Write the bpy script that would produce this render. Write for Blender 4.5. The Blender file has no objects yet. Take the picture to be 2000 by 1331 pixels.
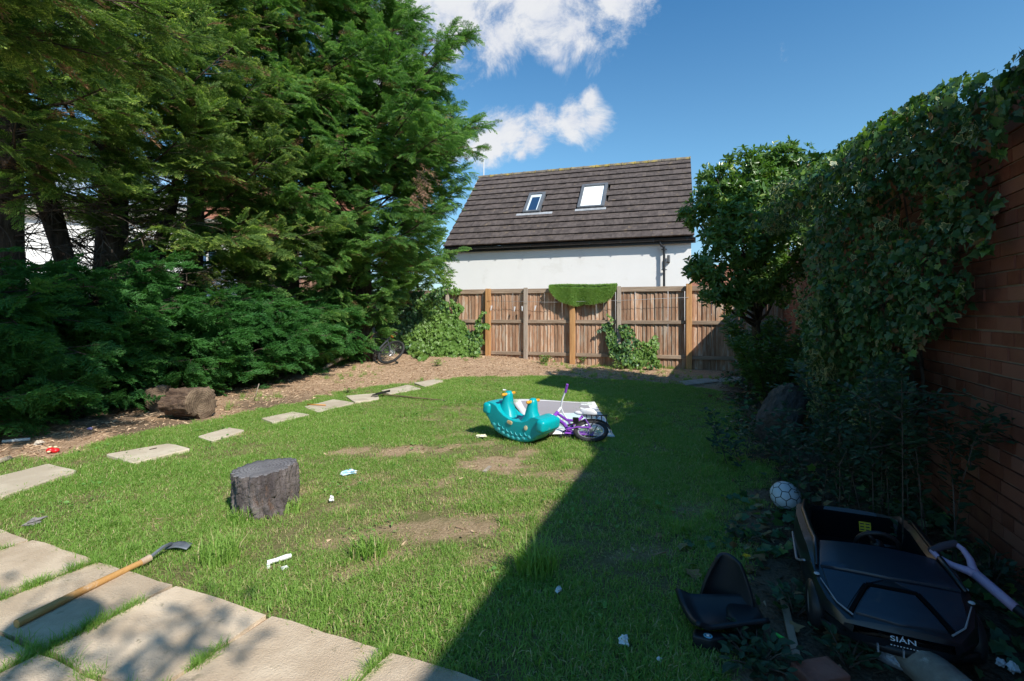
import bpy, bmesh, math, random
import numpy as np
from mathutils import Vector, Matrix, Euler
random.seed(7); rng = np.random.default_rng(11)
PI = math.pi; R = math.radians
scn = bpy.context.scene
COL = scn.collection

# ------------------------------------------------------------------ camera, sky, sun, exposure
H = 1.3; FPX = 971.0; HY = 612.0
cam_d = bpy.data.cameras.new('camera'); cam = bpy.data.objects.new('camera', cam_d); COL.objects.link(cam)
cam.location = (0, 0, H); cam.rotation_euler = (R(90), 0, 0)
cam_d.sensor_width = 36; cam_d.lens = 36 * FPX / 2000; cam_d.shift_y = -53.5 / 2000
cam_d.clip_start = 0.05; cam_d.clip_end = 3000
scn.camera = cam

SUN = Vector((0.632, -0.856, 1.0)).normalized()
SUN_EL = math.asin(SUN.z); SUN_AZ = math.atan2(SUN.x, SUN.y)
sl = bpy.data.lights.new('sun', 'SUN'); sl.energy = 5.0; sl.angle = R(0.5); sl.color = (1, 0.94, 0.84)
so = bpy.data.objects.new('sun', sl); COL.objects.link(so)
so.rotation_euler = SUN.to_track_quat('Z', 'Y').to_euler(); so.location = (5, -10, 12)
scn.view_settings.view_transform = 'Standard'; scn.view_settings.look = 'None'
scn.view_settings.exposure = 0.35; scn.view_settings.gamma = 1; scn.view_settings.use_curve_mapping = False

def N(t, typ, ins=None, **props):
    n = t.nodes.new(typ)
    for k, v in props.items(): setattr(n, k, v)
    for k, v in (ins or {}).items():
        s = n.inputs[k]
        if isinstance(v, bpy.types.NodeSocket): t.links.new(v, s)
        else: s.default_value = v
    return n
def mth(t, op, a, b=0.0, c=0.0, clamp=False):
    return N(t, 'ShaderNodeMath', {0: a, 1: b, 2: c}, operation=op, use_clamp=clamp).outputs[0]
def mixc(t, f, a, b, bt='MIX'):
    n = N(t, 'ShaderNodeMix', None, data_type='RGBA', blend_type=bt)
    for k, v in ((0, f), (6, a), (7, b)):
        s = n.inputs[k]
        if isinstance(v, bpy.types.NodeSocket): t.links.new(v, s)
        else: s.default_value = v if k == 0 else (tuple(v) + (1,))[:4]
    return n.outputs[2]
def mrange(t, v, a, b, c=0.0, d=1.0, smooth=True):
    return N(t, 'ShaderNodeMapRange', {0: v, 1: a, 2: b, 3: c, 4: d}, interpolation_type='SMOOTHSTEP' if smooth else 'LINEAR').outputs[0]

world = bpy.data.worlds.new('World'); scn.world = world; world.use_nodes = True
wt = world.node_tree; wt.nodes.clear()
sky = N(wt, 'ShaderNodeTexSky', None, sky_type='NISHITA', sun_disc=False, sun_elevation=SUN_EL, sun_rotation=SUN_AZ,
        altitude=50, air_density=1.0, dust_density=0.6, ozone_density=2.2)
wdir = N(wt, 'ShaderNodeTexCoord').outputs['Generated']
wn = N(wt, 'ShaderNodeTexNoise', {'Vector': wdir, 'Scale': 8.0, 'Detail': 12.0, 'Roughness': 0.68, 'Distortion': 0.35}).outputs[0]
wn2 = N(wt, 'ShaderNodeTexNoise', {'Vector': wdir, 'Scale': 4.5, 'Detail': 6.0, 'Roughness': 0.55}).outputs[0]
blobs = [  # cumulus puffs as directions: (px, py, radius px)
    (900, 30, 95), (975, 75, 80), (870, 85, 70), (1075, 30, 110), (1120, 62, 80), (1085, 105, 45), (1215, 8, 62), (1090, 132, 22), (1000, -60, 150),
    (800, 60, 110), (700, 120, 100), (1060, 232, 42), (1000, 255, 55), (1120, 235, 50), (1160, 240, 34), (955, 275, 52), (1040, 275, 42), (1055, 210, 24),
    (1150, 194, 26), (1018, 302, 18), (890, 290, 60), (120, 330, 60), (300, 410, 90), (150, 60, 80), (2500, 60, 120), (2900, 250, 100)]
dens = None
for bx_, by_, br_ in blobs:
    d = Vector(((bx_ - 1000) / FPX, 1, (HY - by_) / FPX)); k = d.length; d.normalize()
    dist = N(wt, 'ShaderNodeVectorMath', {0: wdir, 1: tuple(d)}, operation='DISTANCE').outputs['Value']
    b = mth(wt, 'MULTIPLY_ADD', dist, -FPX * k / br_ / 1.05, 1.0)
    dens = b if dens is None else N(wt, 'ShaderNodeMath', {0: dens, 1: b, 2: 0.25}, operation='SMOOTH_MAX').outputs[0]
dens = mth(wt, 'MAXIMUM', dens, -0.6)
dens = mth(wt, 'ADD', dens, mth(wt, 'MULTIPLY_ADD', wn, 3.6, -1.86))
dens = mth(wt, 'MAXIMUM', dens, mth(wt, 'MULTIPLY_ADD', wn2, 9.0, -6.2))
cmask = mrange(wt, dens, -0.05, 0.85)
cshade = mrange(wt, wn, 0.38, 0.62, 0.0, 1.0)
ccol = mixc(wt, cshade, (6.2, 6.6, 7.6), (8.0, 8.1, 8.3))
wz = N(wt, 'ShaderNodeSeparateXYZ', {0: wdir}).outputs[2]
zen = mixc(wt, mrange(wt, wz, 0.22, 0.72), mixc(wt, mrange(wt, wz, 0.0, 0.30), (1.02, 1.22, 1.36), (1.06, 1.58, 1.66)), (0.42, 1.18, 1.60))
skyc = mixc(wt, 1.0, sky.outputs[0], zen, 'MULTIPLY')
cmask = mth(wt, 'MULTIPLY', cmask, 0.95)
wcol = mixc(wt, cmask, skyc, ccol)
bg = N(wt, 'ShaderNodeBackground', {'Color': wcol, 'Strength': 0.085})
wo = N(wt, 'ShaderNodeOutputWorld', {'Surface': bg.outputs[0]})

# ------------------------------------------------------------------ geometry of the place
U = np.array((0.381, 0.9246)); V = np.array((0.9246, -0.381))         # along the garden, across it (to the wall)
def uv(u, v): return (U[0] * u + V[0] * v, U[1] * u + V[1] * v)
def to_uv(x, y): return x * U[0] + y * U[1], x * V[0] + y * V[1]
def sst(a, b, x):
    t = np.clip((np.asarray(x, float) - a) / (b - a), 0, 1); return t * t * (3 - 2 * t)
def gz(x, y):
    x = np.asarray(x, float); y = np.asarray(y, float)
    m = 0.20 * sst(8.8, 12.6, y) * sst(2.6, -1.0, x)
    return m + 0.008 * np.sin(x * 2.1 + 1.3 * y) * np.sin(y * 1.7 - .6 * x) * sst(2.5, 4, y)
def P(px, py, Y): return Vector(((px - 1000) / FPX * Y, Y, H + (HY - py) / FPX * Y))
def G(px, py, z=0.0):
    zz = z
    for _ in range(12):
        Y = FPX * (H - zz) / (py - HY); X = (px - 1000) / FPX * Y
        zz = z + float(gz(X, Y))
    return Vector((X, Y, zz))
def proj(x, y, z):
    return 1000 + FPX * np.asarray(x) / y, HY - FPX * (np.asarray(z) - H) / y
def inpoly(x, y, poly):
    x = np.asarray(x, float); y = np.asarray(y, float); c = np.zeros(x.shape, bool)
    n = len(poly)
    for i in range(n):
        x1, y1 = poly[i][:2]; x2, y2 = poly[(i + 1) % n][:2]
        if y1 == y2: continue
        c ^= ((y1 > y) != (y2 > y)) & (x < (x2 - x1) * (y - y1) / (y2 - y1) + x1)
    return c
def vnoise(x, y, s, seed=0):            # cheap smooth 2-d value noise, 0..1
    x = np.asarray(x, float) * s; y = np.asarray(y, float) * s
    xi = np.floor(x).astype(np.int64); yi = np.floor(y).astype(np.int64); xf = x - xi; yf = y - yi
    xf = xf * xf * (3 - 2 * xf); yf = yf * yf * (3 - 2 * yf)
    def h(a, b):
        n = (a * 374761393 + b * 668265263 + seed * 974711) & 0xffffffff
        n = ((n ^ (n >> 13)) * 1274126177) & 0xffffffff
        return ((n ^ (n >> 16)) & 0xffff) / 65535.0
    return (h(xi, yi) * (1 - xf) + h(xi + 1, yi) * xf) * (1 - yf) + (h(xi, yi + 1) * (1 - xf) + h(xi + 1, yi + 1) * xf) * yf
def fbm(x, y, s, seed=0):
    return (vnoise(x, y, s, seed) + .5 * vnoise(x, y, s * 2.1, seed + 1) + .25 * vnoise(x, y, s * 4.3, seed + 2)) / 1.75

# ------------------------------------------------------------------ object helpers
def tag(o, label=None, cat=None, group=None, kind=None):
    if label: o['label'] = label
    if cat: o['category'] = cat
    if group: o['group'] = group
    if kind: o['kind'] = kind
    return o
def thing(name, label, cat, loc=(0, 0, 0), rot=(0, 0, 0), group=None):
    o = bpy.data.objects.new(name, None); COL.objects.link(o); o.empty_display_size = .1
    o.location = loc
    if isinstance(rot, (int, float)): rot = (0, 0, rot)
    if isinstance(rot, Matrix): o.rotation_euler = rot.to_euler()
    else: o.rotation_euler = rot
    return tag(o, label, cat, group)
def link_mesh(name, me, parent=None, loc=None, rot=None, scale=None):
    o = bpy.data.objects.new(name, me); COL.objects.link(o)
    if parent is not None: o.parent = parent
    if loc is not None: o.location = loc
    if rot is not None: o.rotation_euler = rot
    if scale is not None: o.scale = scale if not isinstance(scale, (int, float)) else (scale,) * 3
    return o
class MB:
    def __init__(s): s.v = []; s.f = []; s.m = []; s.mi = 0; s.t = []; s.tint = 0.0
    def add(s, vs, fs):
        o = len(s.v); s.v.extend([tuple(p) for p in vs]); s.t.extend([s.tint] * len(vs))
        s.f.extend([tuple(i + o for i in f) for f in fs]); s.m.extend([s.mi] * len(fs)); return s
    def box(s, c, size, rot=None, taper=1.0):
        hx, hy, hz = size[0] / 2, size[1] / 2, size[2] / 2
        vs = [Vector((x * hx * (taper if z > 0 else 1), y * hy * (taper if z > 0 else 1), z * hz)) for z in (-1, 1) for y in (-1, 1) for x in (-1, 1)]
        if rot is not None:
            M = rot if isinstance(rot, Matrix) else Euler(rot).to_matrix()
            vs = [M @ p for p in vs]
        vs = [p + Vector(c) for p in vs]
        return s.add(vs, [(0, 2, 3, 1), (4, 5, 7, 6), (0, 1, 5, 4), (2, 6, 7, 3), (0, 4, 6, 2), (1, 3, 7, 5)])
    def bar(s, a, b, w, h=None, up=(0, 0, 1)):
        a = Vector(a); b = Vector(b); d = (b - a); L = d.length; d.normalize()
        upv = Vector(up)
        if abs(d.dot(upv)) > .98: upv = Vector((1, 0, 0))
        y = upv.cross(d).normalized(); z = d.cross(y)
        M = Matrix((d, y, z)).transposed()
        return s.box((a + b) / 2, (L, w, h or w), M)
    def tube(s, pts, rad, n=6, cap=True):
        pts = [Vector(p) for p in pts]; k = len(pts)
        if isinstance(rad, (int, float)): rad = [rad] * k
        vs = []; ref = None
        for i, p in enumerate(pts):
            d = (pts[min(i + 1, k - 1)] - pts[max(i - 1, 0)])
            if d.length < 1e-9: d = Vector((0, 0, 1))
            d.normalize()
            if ref is None: ref = Vector((0, 0, 1)) if abs(d.z) < .9 else Vector((1, 0, 0))
            x = (ref - d * ref.dot(d)).normalized(); ref = x; y = d.cross(x)
            for j in range(n):
                a = 2 * PI * j / n; vs.append(p + (x * math.cos(a) + y * math.sin(a)) * rad[i])
        fs = [(i * n + j, i * n + (j + 1) % n, (i + 1) * n + (j + 1) % n, (i + 1) * n + j) for i in range(k - 1) for j in range(n)]
        if cap: fs += [tuple(range(n - 1, -1, -1)), tuple(range((k - 1) * n, k * n))]
        return s.add(vs, fs)
    def torus(s, Rr, r, M=None, nR=40, nr=8, sq=1.0):
        vs = []
        for i in range(nR):
            a = 2 * PI * i / nR
            for j in range(nr):
                b = 2 * PI * j / nr
                vs.append(Vector(((Rr + r * math.cos(b)) * math.cos(a), (Rr + r * math.cos(b)) * math.sin(a), r * sq * math.sin(b))))
        if M is not None: vs = [M @ p for p in vs]
        fs = [(i * nr + j, ((i + 1) % nR) * nr + j, ((i + 1) % nR) * nr + (j + 1) % nr, i * nr + (j + 1) % nr) for i in range(nR) for j in range(nr)]
        return s.add(vs, fs)
    def grid(s, F, nu, nv, close_u=False):
        vs = [F(i / (nu if close_u else nu - 1), j / (nv - 1)) for i in range(nu) for j in range(nv)]
        fs = []
        for i in range(nu if close_u else nu - 1):
            for j in range(nv - 1):
                a = i * nv + j; b = ((i + 1) % nu) * nv + j
                fs.append((a, b, b + 1, a + 1))
        return s.add(vs, fs)
    def prism(s, poly, z0, z1, M=None):
        n = len(poly)
        vs = [Vector((p[0], p[1], z0)) for p in poly] + [Vector((p[0], p[1], z1)) for p in poly]
        if M is not None: vs = [M @ p for p in vs]
        return s.add(vs, [tuple(range(n - 1, -1, -1)), tuple(range(n, 2 * n))] + [(i, (i + 1) % n, n + (i + 1) % n, n + i) for i in range(n)])
    def ball(s, c, r, nu=12, nv=8, sq=(1, 1, 1), jit=0.0):
        c = Vector(c)
        def F(a, b):
            th = 2 * PI * a; ph = PI * (b * .998 + .001)
            q = 1 + (random.uniform(-jit, jit) if jit else 0)
            return c + Vector((r * sq[0] * math.sin(ph) * math.cos(th) * q, r * sq[1] * math.sin(ph) * math.sin(th) * q, -r * sq[2] * math.cos(ph) * q))
        return s.grid(F, nu, nv, True)
    def mesh(s, name, mat=None, smooth=False, tint=False):
        me = bpy.data.meshes.new(name); me.from_pydata([tuple(p) for p in s.v], [], s.f)
        mats = mat if isinstance(mat, (list, tuple)) else [mat]
        for m in mats:
            if m is not None: me.materials.append(m)
        if len(mats) > 1: me.polygons.foreach_set('material_index', s.m)
        if smooth is True: me.polygons.foreach_set('use_smooth', [True] * len(me.polygons))
        elif smooth: me.shade_smooth() if False else None
        if tint:
            at = me.attributes.new('tint', 'FLOAT', 'POINT'); at.data.foreach_set('value', s.t)
        me.update(); 
        return me
    def build(s, name, mat=None, parent=None, smooth=False, bevel=0, loc=None, rot=None, tint=False, subsurf=0, seg=2, auto=None):
        me = s.mesh(name, mat, smooth, tint)
        if auto:
            bm = bmesh.new(); bm.from_mesh(me); bmesh.ops.remove_doubles(bm, verts=bm.verts, dist=1e-5)
            bmesh.ops.recalc_face_normals(bm, faces=bm.faces)
            for f in bm.faces: f.smooth = True
            for e in bm.edges:
                if len(e.link_faces) == 2 and e.calc_face_angle(0) > R(auto): e.smooth = False
            bm.to_mesh(me); bm.free()
        o = link_mesh(name, me, parent, loc, rot)
        if bevel:
            m = o.modifiers.new('bevel', 'BEVEL'); m.width = bevel; m.segments = seg; m.limit_method = 'ANGLE'; m.angle_limit = R(35)
            if smooth: m.harden_normals = False
        if subsurf:
            m = o.modifiers.new('sub', 'SUBSURF'); m.levels = subsurf; m.render_levels = subsurf
        return o

# ------------------------------------------------------------------ materials
def newmat(name):
    m = bpy.data.materials.new(name); m.use_nodes = True; t = m.node_tree; t.nodes.clear()
    out = N(t, 'ShaderNodeOutputMaterial'); return m, t, out
def std(name, c1, c2=None, sc=6.0, rough=.7, bump=0.0, bs=40.0, metal=0.0, coat=0.0, spec=.4, stretch=None, rnd=0.0, c3=None, c3th=.6, c3sc=3.0,
        detail=6.0, dist=0.02, emit=None, tintc=None, lo=.35, hi=.65, rings=None):
    m, t, out = newmat(name)
    tc = N(t, 'ShaderNodeTexCoord'); oi = N(t, 'ShaderNodeObjectInfo')
    off = mth(t, 'MULTIPLY', oi.outputs['Random'], 57.0)
    vec = N(t, 'ShaderNodeVectorMath', {0: tc.outputs['Object'], 1: off}, operation='ADD').outputs[0]
    if stretch: vec = N(t, 'ShaderNodeVectorMath', {0: vec, 1: stretch}, operation='MULTIPLY').outputs[0]
    col = None
    if c2 is not None:
        n1 = N(t, 'ShaderNodeTexNoise', {'Vector': vec, 'Scale': sc, 'Detail': detail, 'Roughness': .6, 'Distortion': .4}).outputs[0]
        col = mixc(t, mrange(t, n1, lo, hi), c1, c2)
    else:
        col = mixc(t, 0.0, c1, c1)
    if c3 is not None:
        n3 = N(t, 'ShaderNodeTexNoise', {'Vector': vec, 'Scale': c3sc, 'Detail': 8.0, 'Roughness': .65}).outputs[0]
        col = mixc(t, mrange(t, n3, c3th, c3th + .12), col, c3)
    if rings is not None:
        wv = N(t, 'ShaderNodeTexWave', {'Vector': tc.outputs['Object'], 'Scale': rings, 'Distortion': 3.5, 'Detail': 3.0, 'Detail Scale': 1.2}, wave_type='RINGS', rings_direction='Z').outputs['Fac']
        col = mixc(t, mth(t, 'MULTIPLY', mrange(t, wv, .55, .95), .65), col, mixc(t, 1.0, col, (.42, .40, .40), 'MULTIPLY'))
    if tintc is not None:
        a = N(t, 'ShaderNodeAttribute', None, attribute_name='tint').outputs['Fac']
        col = mixc(t, mth(t, 'FRACT', mth(t, 'ADD', a, oi.outputs['Random'])), col, tintc)
    if rnd:
        f = mth(t, 'MULTIPLY_ADD', oi.outputs['Random'], 2 * rnd, 1 - rnd)
        cc = N(t, 'ShaderNodeCombineColor', {0: f, 1: f, 2: f}).outputs[0]
        col = mixc(t, 1.0, col, cc, 'MULTIPLY')
    b = N(t, 'ShaderNodeBsdfPrincipled', {'Base Color': col, 'Roughness': rough, 'Metallic': metal, 'Coat Weight': coat, 'Specular IOR Level': spec})
    if bump:
        nb = N(t, 'ShaderNodeTexNoise', {'Vector': vec, 'Scale': bs, 'Detail': 6.0, 'Roughness': .65}).outputs[0]
        bn = N(t, 'ShaderNodeBump', {'Height': nb, 'Strength': bump, 'Distance': dist}).outputs[0]
        t.links.new(bn, b.inputs['Normal'])
    t.links.new(b.outputs[0], out.inputs[0]); return m
def leafmat(name, c1, c2, tip=None, transl=.3, rough=.5, spec=.35, tcol=None, tth=(0., 1.)):
    m, t, out = newmat(name)
    oi = N(t, 'ShaderNodeObjectInfo')
    a = N(t, 'ShaderNodeAttribute', None, attribute_name='tint').outputs['Fac']
    geo = N(t, 'ShaderNodeNewGeometry')
    pn = N(t, 'ShaderNodeTexNoise', {'Vector': geo.outputs['Position'], 'Scale': 1.1, 'Detail': 3.0}).outputs[0]
    f = mth(t, 'ADD', mth(t, 'MULTIPLY', oi.outputs['Random'], .6), mth(t, 'MULTIPLY', mrange(t, pn, .35, .65), .4))
    col = mixc(t, f, c1, c2)
    if tip is not None: col = mixc(t, mrange(t, a, tth[0], tth[1]), col, tip)
    b = N(t, 'ShaderNodeBsdfPrincipled', {'Base Color': col, 'Roughness': rough, 'Specular IOR Level': spec})
    tr = N(t, 'ShaderNodeBsdfTranslucent', {'Color': mixc(t, 1.0, col, tcol or (1.3, 1.5, .6), 'MULTIPLY')})
    mx = N(t, 'ShaderNodeMixShader', {0: transl, 1: b.outputs[0], 2: tr.outputs[0]})
    t.links.new(mx.outputs[0], out.inputs[0]); return m

# ------------------------------------------------------------------ scatter: one object that draws many small pieces
_gn = {}
def gn_group(protos):
    key = tuple(p.name for p in protos)
    if key in _gn: return _gn[key]
    g = bpy.data.node_groups.new('scatter', 'GeometryNodeTree')
    g.interface.new_socket('Geometry', in_out='INPUT', socket_type='NodeSocketGeometry')
    g.interface.new_socket('Geometry', in_out='OUTPUT', socket_type='NodeSocketGeometry')
    gi = N(g, 'NodeGroupInput'); go = N(g, 'NodeGroupOutput')
    join = N(g, 'GeometryNodeJoinGeometry')
    for p in reversed(protos):
        oi = N(g, 'GeometryNodeObjectInfo', {'Object': p}); 
        gti = N(g, 'GeometryNodeGeometryToInstance', {0: oi.outputs['Geometry']})
        g.links.new(gti.outputs[0], join.inputs[0])
    def attr(nm, dt): return N(g, 'GeometryNodeInputNamedAttribute', {'Name': nm}, data_type=dt).outputs[0]
    rot = N(g, 'FunctionNodeEulerToRotation', {0: attr('rot', 'FLOAT_VECTOR')}).outputs[0]
    iop = N(g, 'GeometryNodeInstanceOnPoints', {'Points': gi.outputs[0], 'Instance': join.outputs[0], 'Pick Instance': True,
            'Instance Index': attr('idx', 'INT'), 'Rotation': rot, 'Scale': attr('scl', 'FLOAT_VECTOR')})
    g.links.new(iop.outputs[0], go.inputs[0]); _gn[key] = g; return g
def scatter(name, Pn, Rn, Sn, In, protos, parent=None, kind='stuff'):
    Pn = np.asarray(Pn, np.float32); n = len(Pn)
    me = bpy.data.meshes.new(name); me.vertices.add(n); me.vertices.foreach_set('co', Pn.ravel())
    Sn = np.asarray(Sn, np.float32)
    if Sn.ndim == 1: Sn = np.repeat(Sn[:, None], 3, 1)
    for nm, typ, arr, key in (('rot', 'FLOAT_VECTOR', np.asarray(Rn, np.float32), 'vector'), ('scl', 'FLOAT_VECTOR', Sn, 'vector'), ('idx', 'INT', np.asarray(In, np.int32), 'value')):
        a = me.attributes.new(nm, typ, 'POINT'); a.data.foreach_set(key, arr.ravel())
    o = link_mesh(name, me, parent)
    md = o.modifiers.new('scatter', 'NODES'); md.node_group = gn_group(protos)
    if kind: o['kind'] = kind
    return o
def proto(mb, name, mat, smooth=False):
    return bpy.data.objects.new(name, mb.mesh(name, mat, smooth, tint=True))
def nrm(a):
    a = np.asarray(a, float); return a / np.maximum(np.linalg.norm(a, axis=-1, keepdims=True), 1e-9)
def eul(D, Nn):                      # rotations whose local X is D and whose local Z is close to Nn
    D = nrm(D); Nn = np.asarray(Nn, float); Y = nrm(np.cross(Nn, D)); Z = np.cross(D, Y)
    ry = np.arcsin(np.clip(-D[:, 2], -1, 1)); rx = np.arctan2(Y[:, 2], Z[:, 2]); rz = np.arctan2(D[:, 1], D[:, 0])
    return np.stack([rx, ry, rz], 1)
def pieces(name, Pn, Rn, Sn, In, protos, parent, n=300, rest_name='foliage', key=None):
    """the n nearest as objects of their own that share mesh data, the rest as one part"""
    Pn = np.asarray(Pn); Sn = np.asarray(Sn)
    k = key if key is not None else np.linalg.norm(Pn - np.array((0, 0, H)), axis=1)
    order = np.argsort(k); near = order[:n]; far = order[n:]
    for i in near:
        link_mesh(name, protos[int(In[i])].data, parent, Pn[i], Rn[i], float(Sn[i]))
    if len(far): scatter(rest_name, Pn[far], Rn[far], Sn[far], In[far], protos, parent)
# ------------------------------------------------------------------ where grass, mulch and bare soil lie
def gpx(l): return [tuple(G(a, b)[:2]) for a, b in l]
LAWN = gpx([(-700, 1030), (-300, 975), (0, 905), (130, 888), (250, 852), (330, 838), (420, 822), (500, 802), (600, 786), (690, 760), (780, 752), (850, 743), (940, 737),
            (1060, 734), (1150, 741), (1250, 746), (1340, 752), (1420, 770), (1455, 830), (1482, 880), (1476, 960), (1442, 1040), (1405, 1120), (1372, 1220), (1390, 1331)]) + [(1.1, .3), (-6, .3)]
BARE = [(800, 880, .42, .2, 1), (680, 882, .36, .13, 1), (985, 908, .36, .34, 1.1), (845, 945, .3, .16, .8), (675, 990, .13, .09, 1), (800, 1036, .42, .15, .75), (935, 1036, .26, .13, .9),
        (700, 1052, .2, .1, .7), (1030, 885, .2, .16, .9), (760, 1090, .2, .1, .6), (880, 980, .2, .1, .6), (640, 1060, .15, .08, .6), (900, 850, .3, .12, .6), (1010, 1010, .2, .1, .7),
        (715, 1110, .12, .06, .8), (770, 1005, .16, .08, .7), (1020, 960, .2, .1, .7), (920, 870, .3, .13, .7), (740, 935, .25, .12, .55), (590, 960, .2, .1, .45), (820, 820, .35, .15, .5), (660, 1130, .15, .08, .55), (960, 1090, .2, .12, .6), (330, 1010, .2, .12, .35), (1100, 930, .25, .15, .6), (900, 800, .3, .2, .4), (1240, 1080, .22, .1, .6), (1180, 970, .2, .1, .5), (1350, 1000, .2, .15, .6), (560, 900, .15, .08, .4), (480, 850, .3, .2, .5)]
BARE = [(G(a, b).x, G(a, b).y, rx, ry, s) for a, b, rx, ry, s in BARE]
def bare_at(x, y):
    w = (fbm(x, y, 5, 3) - .5) * 1.3 + (fbm(x, y, 16, 5) - .5) * 1.1
    b = np.zeros(np.shape(x))
    for cx, cy, rx, ry, s in BARE:
        a = (x - cx) * .96 + (y - cy) * .28; c = -(x - cx) * .28 + (y - cy) * .96
        d = np.sqrt((a / rx) ** 2 + (c / ry) ** 2) + w
        b = np.maximum(b, s * sst(1.02, .60, d))
    return np.clip(b, 0, 1)
def lawn_at(x, y):
    wx = (fbm(x, y, 2.2, 21) - .5) * .5 + (fbm(x, y, 7, 25) - .5) * .3; wy = (fbm(x, y, 2.2, 33) - .5) * .5
    m = inpoly(x + wx, y + wy, LAWN).astype(float)
    return m
def patio_at(x, y):
    u, v = to_uv(x, y); return (u < 1.555) & (v < .42)
def wall_x(y): return 2.42 + .412 * (y - 2.35)
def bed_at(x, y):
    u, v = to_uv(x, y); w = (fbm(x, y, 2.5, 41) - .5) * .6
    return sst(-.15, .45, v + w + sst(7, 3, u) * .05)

def grid_sheet(name, mat, xs, ys, zf, attrs):
    X, Y = np.meshgrid(xs, ys, indexing='ij'); Z = zf(X, Y)
    nx, ny = len(xs), len(ys)
    me = bpy.data.meshes.new(name)
    co = np.stack([X, Y, Z], -1).reshape(-1, 3).astype(np.float32)
    me.vertices.add(len(co)); me.vertices.foreach_set('co', co.ravel())
    a = (np.arange(nx - 1)[:, None] * ny + np.arange(ny - 1)[None, :]).ravel()
    q = np.stack([a, a + ny, a + ny + 1, a + 1], 1).astype(np.int32)
    me.loops.add(q.size); me.loops.foreach_set('vertex_index', q.ravel())
    me.polygons.add(len(q)); me.polygons.foreach_set('loop_start', np.arange(0, q.size, 4, dtype=np.int32)); 
    me.polygons.foreach_set('use_smooth', np.ones(len(q), bool))
    me.update(calc_edges=True)
    for nm, fn in attrs.items():
        at = me.attributes.new(nm, 'FLOAT', 'POINT'); at.data.foreach_set('value', np.asarray(fn(X, Y), np.float32).ravel())
    me.materials.append(mat); return link_mesh(name, me)

# ground material: soil kinds laid out by attributes
gm, t, out = newmat('soil')
pos = N(t, 'ShaderNodeNewGeometry').outputs['Position']
def at_(nm): return N(t, 'ShaderNodeAttribute', None, attribute_name=nm).outputs['Fac']
n1 = N(t, 'ShaderNodeTexNoise', {'Vector': pos, 'Scale': 55.0, 'Detail': 8.0, 'Roughness': .7}).outputs[0]
n2 = N(t, 'ShaderNodeTexNoise', {'Vector': pos, 'Scale': 6.0, 'Detail': 6.0, 'Roughness': .6}).outputs[0]
n3 = N(t, 'ShaderNodeTexNoise', {'Vector': N(t, 'ShaderNodeVectorMath', {0: pos, 1: (1, .35, 1)}, operation='MULTIPLY').outputs[0], 'Scale': 120.0, 'Detail': 5.0}).outputs[0]
under = mixc(t, mrange(t, n1, .35, .65), (.12, .125, .045), (.24, .20, .10))
bare = mixc(t, mrange(t, n1, .32, .68), (.26, .17, .10), (.50, .37, .24))
bare = mixc(t, mrange(t, n2, .5, .7), bare, (.28, .20, .12))
mul = mixc(t, mrange(t, n3, .35, .65), (.25, .145, .085), (.62, .44, .30))
mul = mixc(t, mrange(t, n2, .42, .68), mul, (.34, .225, .14))
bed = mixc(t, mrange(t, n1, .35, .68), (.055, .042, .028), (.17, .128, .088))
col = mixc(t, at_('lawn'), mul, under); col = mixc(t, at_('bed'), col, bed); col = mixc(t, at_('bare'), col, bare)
bs_ = N(t, 'ShaderNodeBsdfPrincipled', {'Base Color': col, 'Roughness': .95, 'Specular IOR Level': .15})
bn = N(t, 'ShaderNodeBump', {'Height': n1, 'Strength': .9, 'Distance': .02}).outputs[0]
t.links.new(bn, bs_.inputs['Normal']); t.links.new(bs_.outputs[0], out.inputs[0])
xs = np.concatenate([[-600, -150, -60, -30, -20, -15], np.arange(-12, 8.01, .06), [10, 14, 20, 40, 120, 600]])
ys = np.concatenate([[-600, -120, -30, -10, -4, -1], np.arange(.6, 16.01, .06), [18, 22, 30, 60, 150, 900]])
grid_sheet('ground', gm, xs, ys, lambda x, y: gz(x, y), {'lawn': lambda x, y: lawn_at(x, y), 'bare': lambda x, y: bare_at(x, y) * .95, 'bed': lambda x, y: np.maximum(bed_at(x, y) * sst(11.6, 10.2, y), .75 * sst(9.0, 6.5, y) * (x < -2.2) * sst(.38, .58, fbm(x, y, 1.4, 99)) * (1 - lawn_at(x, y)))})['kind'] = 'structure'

# ------------------------------------------------------------------ patio of concrete slabs
slab_m = std('paving', (.50, .385, .27), (.68, .55, .405), 4.0, .92, 1.0, 130, c3=(.33, .27, .18), c3th=.60, c3sc=16, rnd=.1, dist=.008, lo=.3, hi=.7)
def slab_mesh(w, l, h=.045, seed=0):
    rr = random.Random(seed); pts = []
    n = 6
    for (ax, ay), (bx, by) in (((-1, -1), (1, -1)), ((1, -1), (1, 1)), ((1, 1), (-1, 1)), ((-1, 1), (-1, -1))):
        for k in range(n):
            f = k / n; j = rr.uniform(-.006, .006)
            x = (ax + (bx - ax) * f) * w / 2; y = (ay + (by - ay) * f) * l / 2
            if k == 0: x *= .985; y *= .985
            pts.append((x + j * (ax == bx), y + j * (ay == by)))
    m = MB(); m.prism(pts, -h, 0); return m
patio = tag(MB().prism([tuple(uv(*p)) for p in ((-2, -7.2), (1.545, -7.2), (1.545, .40), (-2, .40))], .003, .012).build('patio', gm), kind='structure')
slabs = [slab_mesh(.578, .484, .05, s).mesh('paving_slab', slab_m) for s in range(5)]
k = 0
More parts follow.
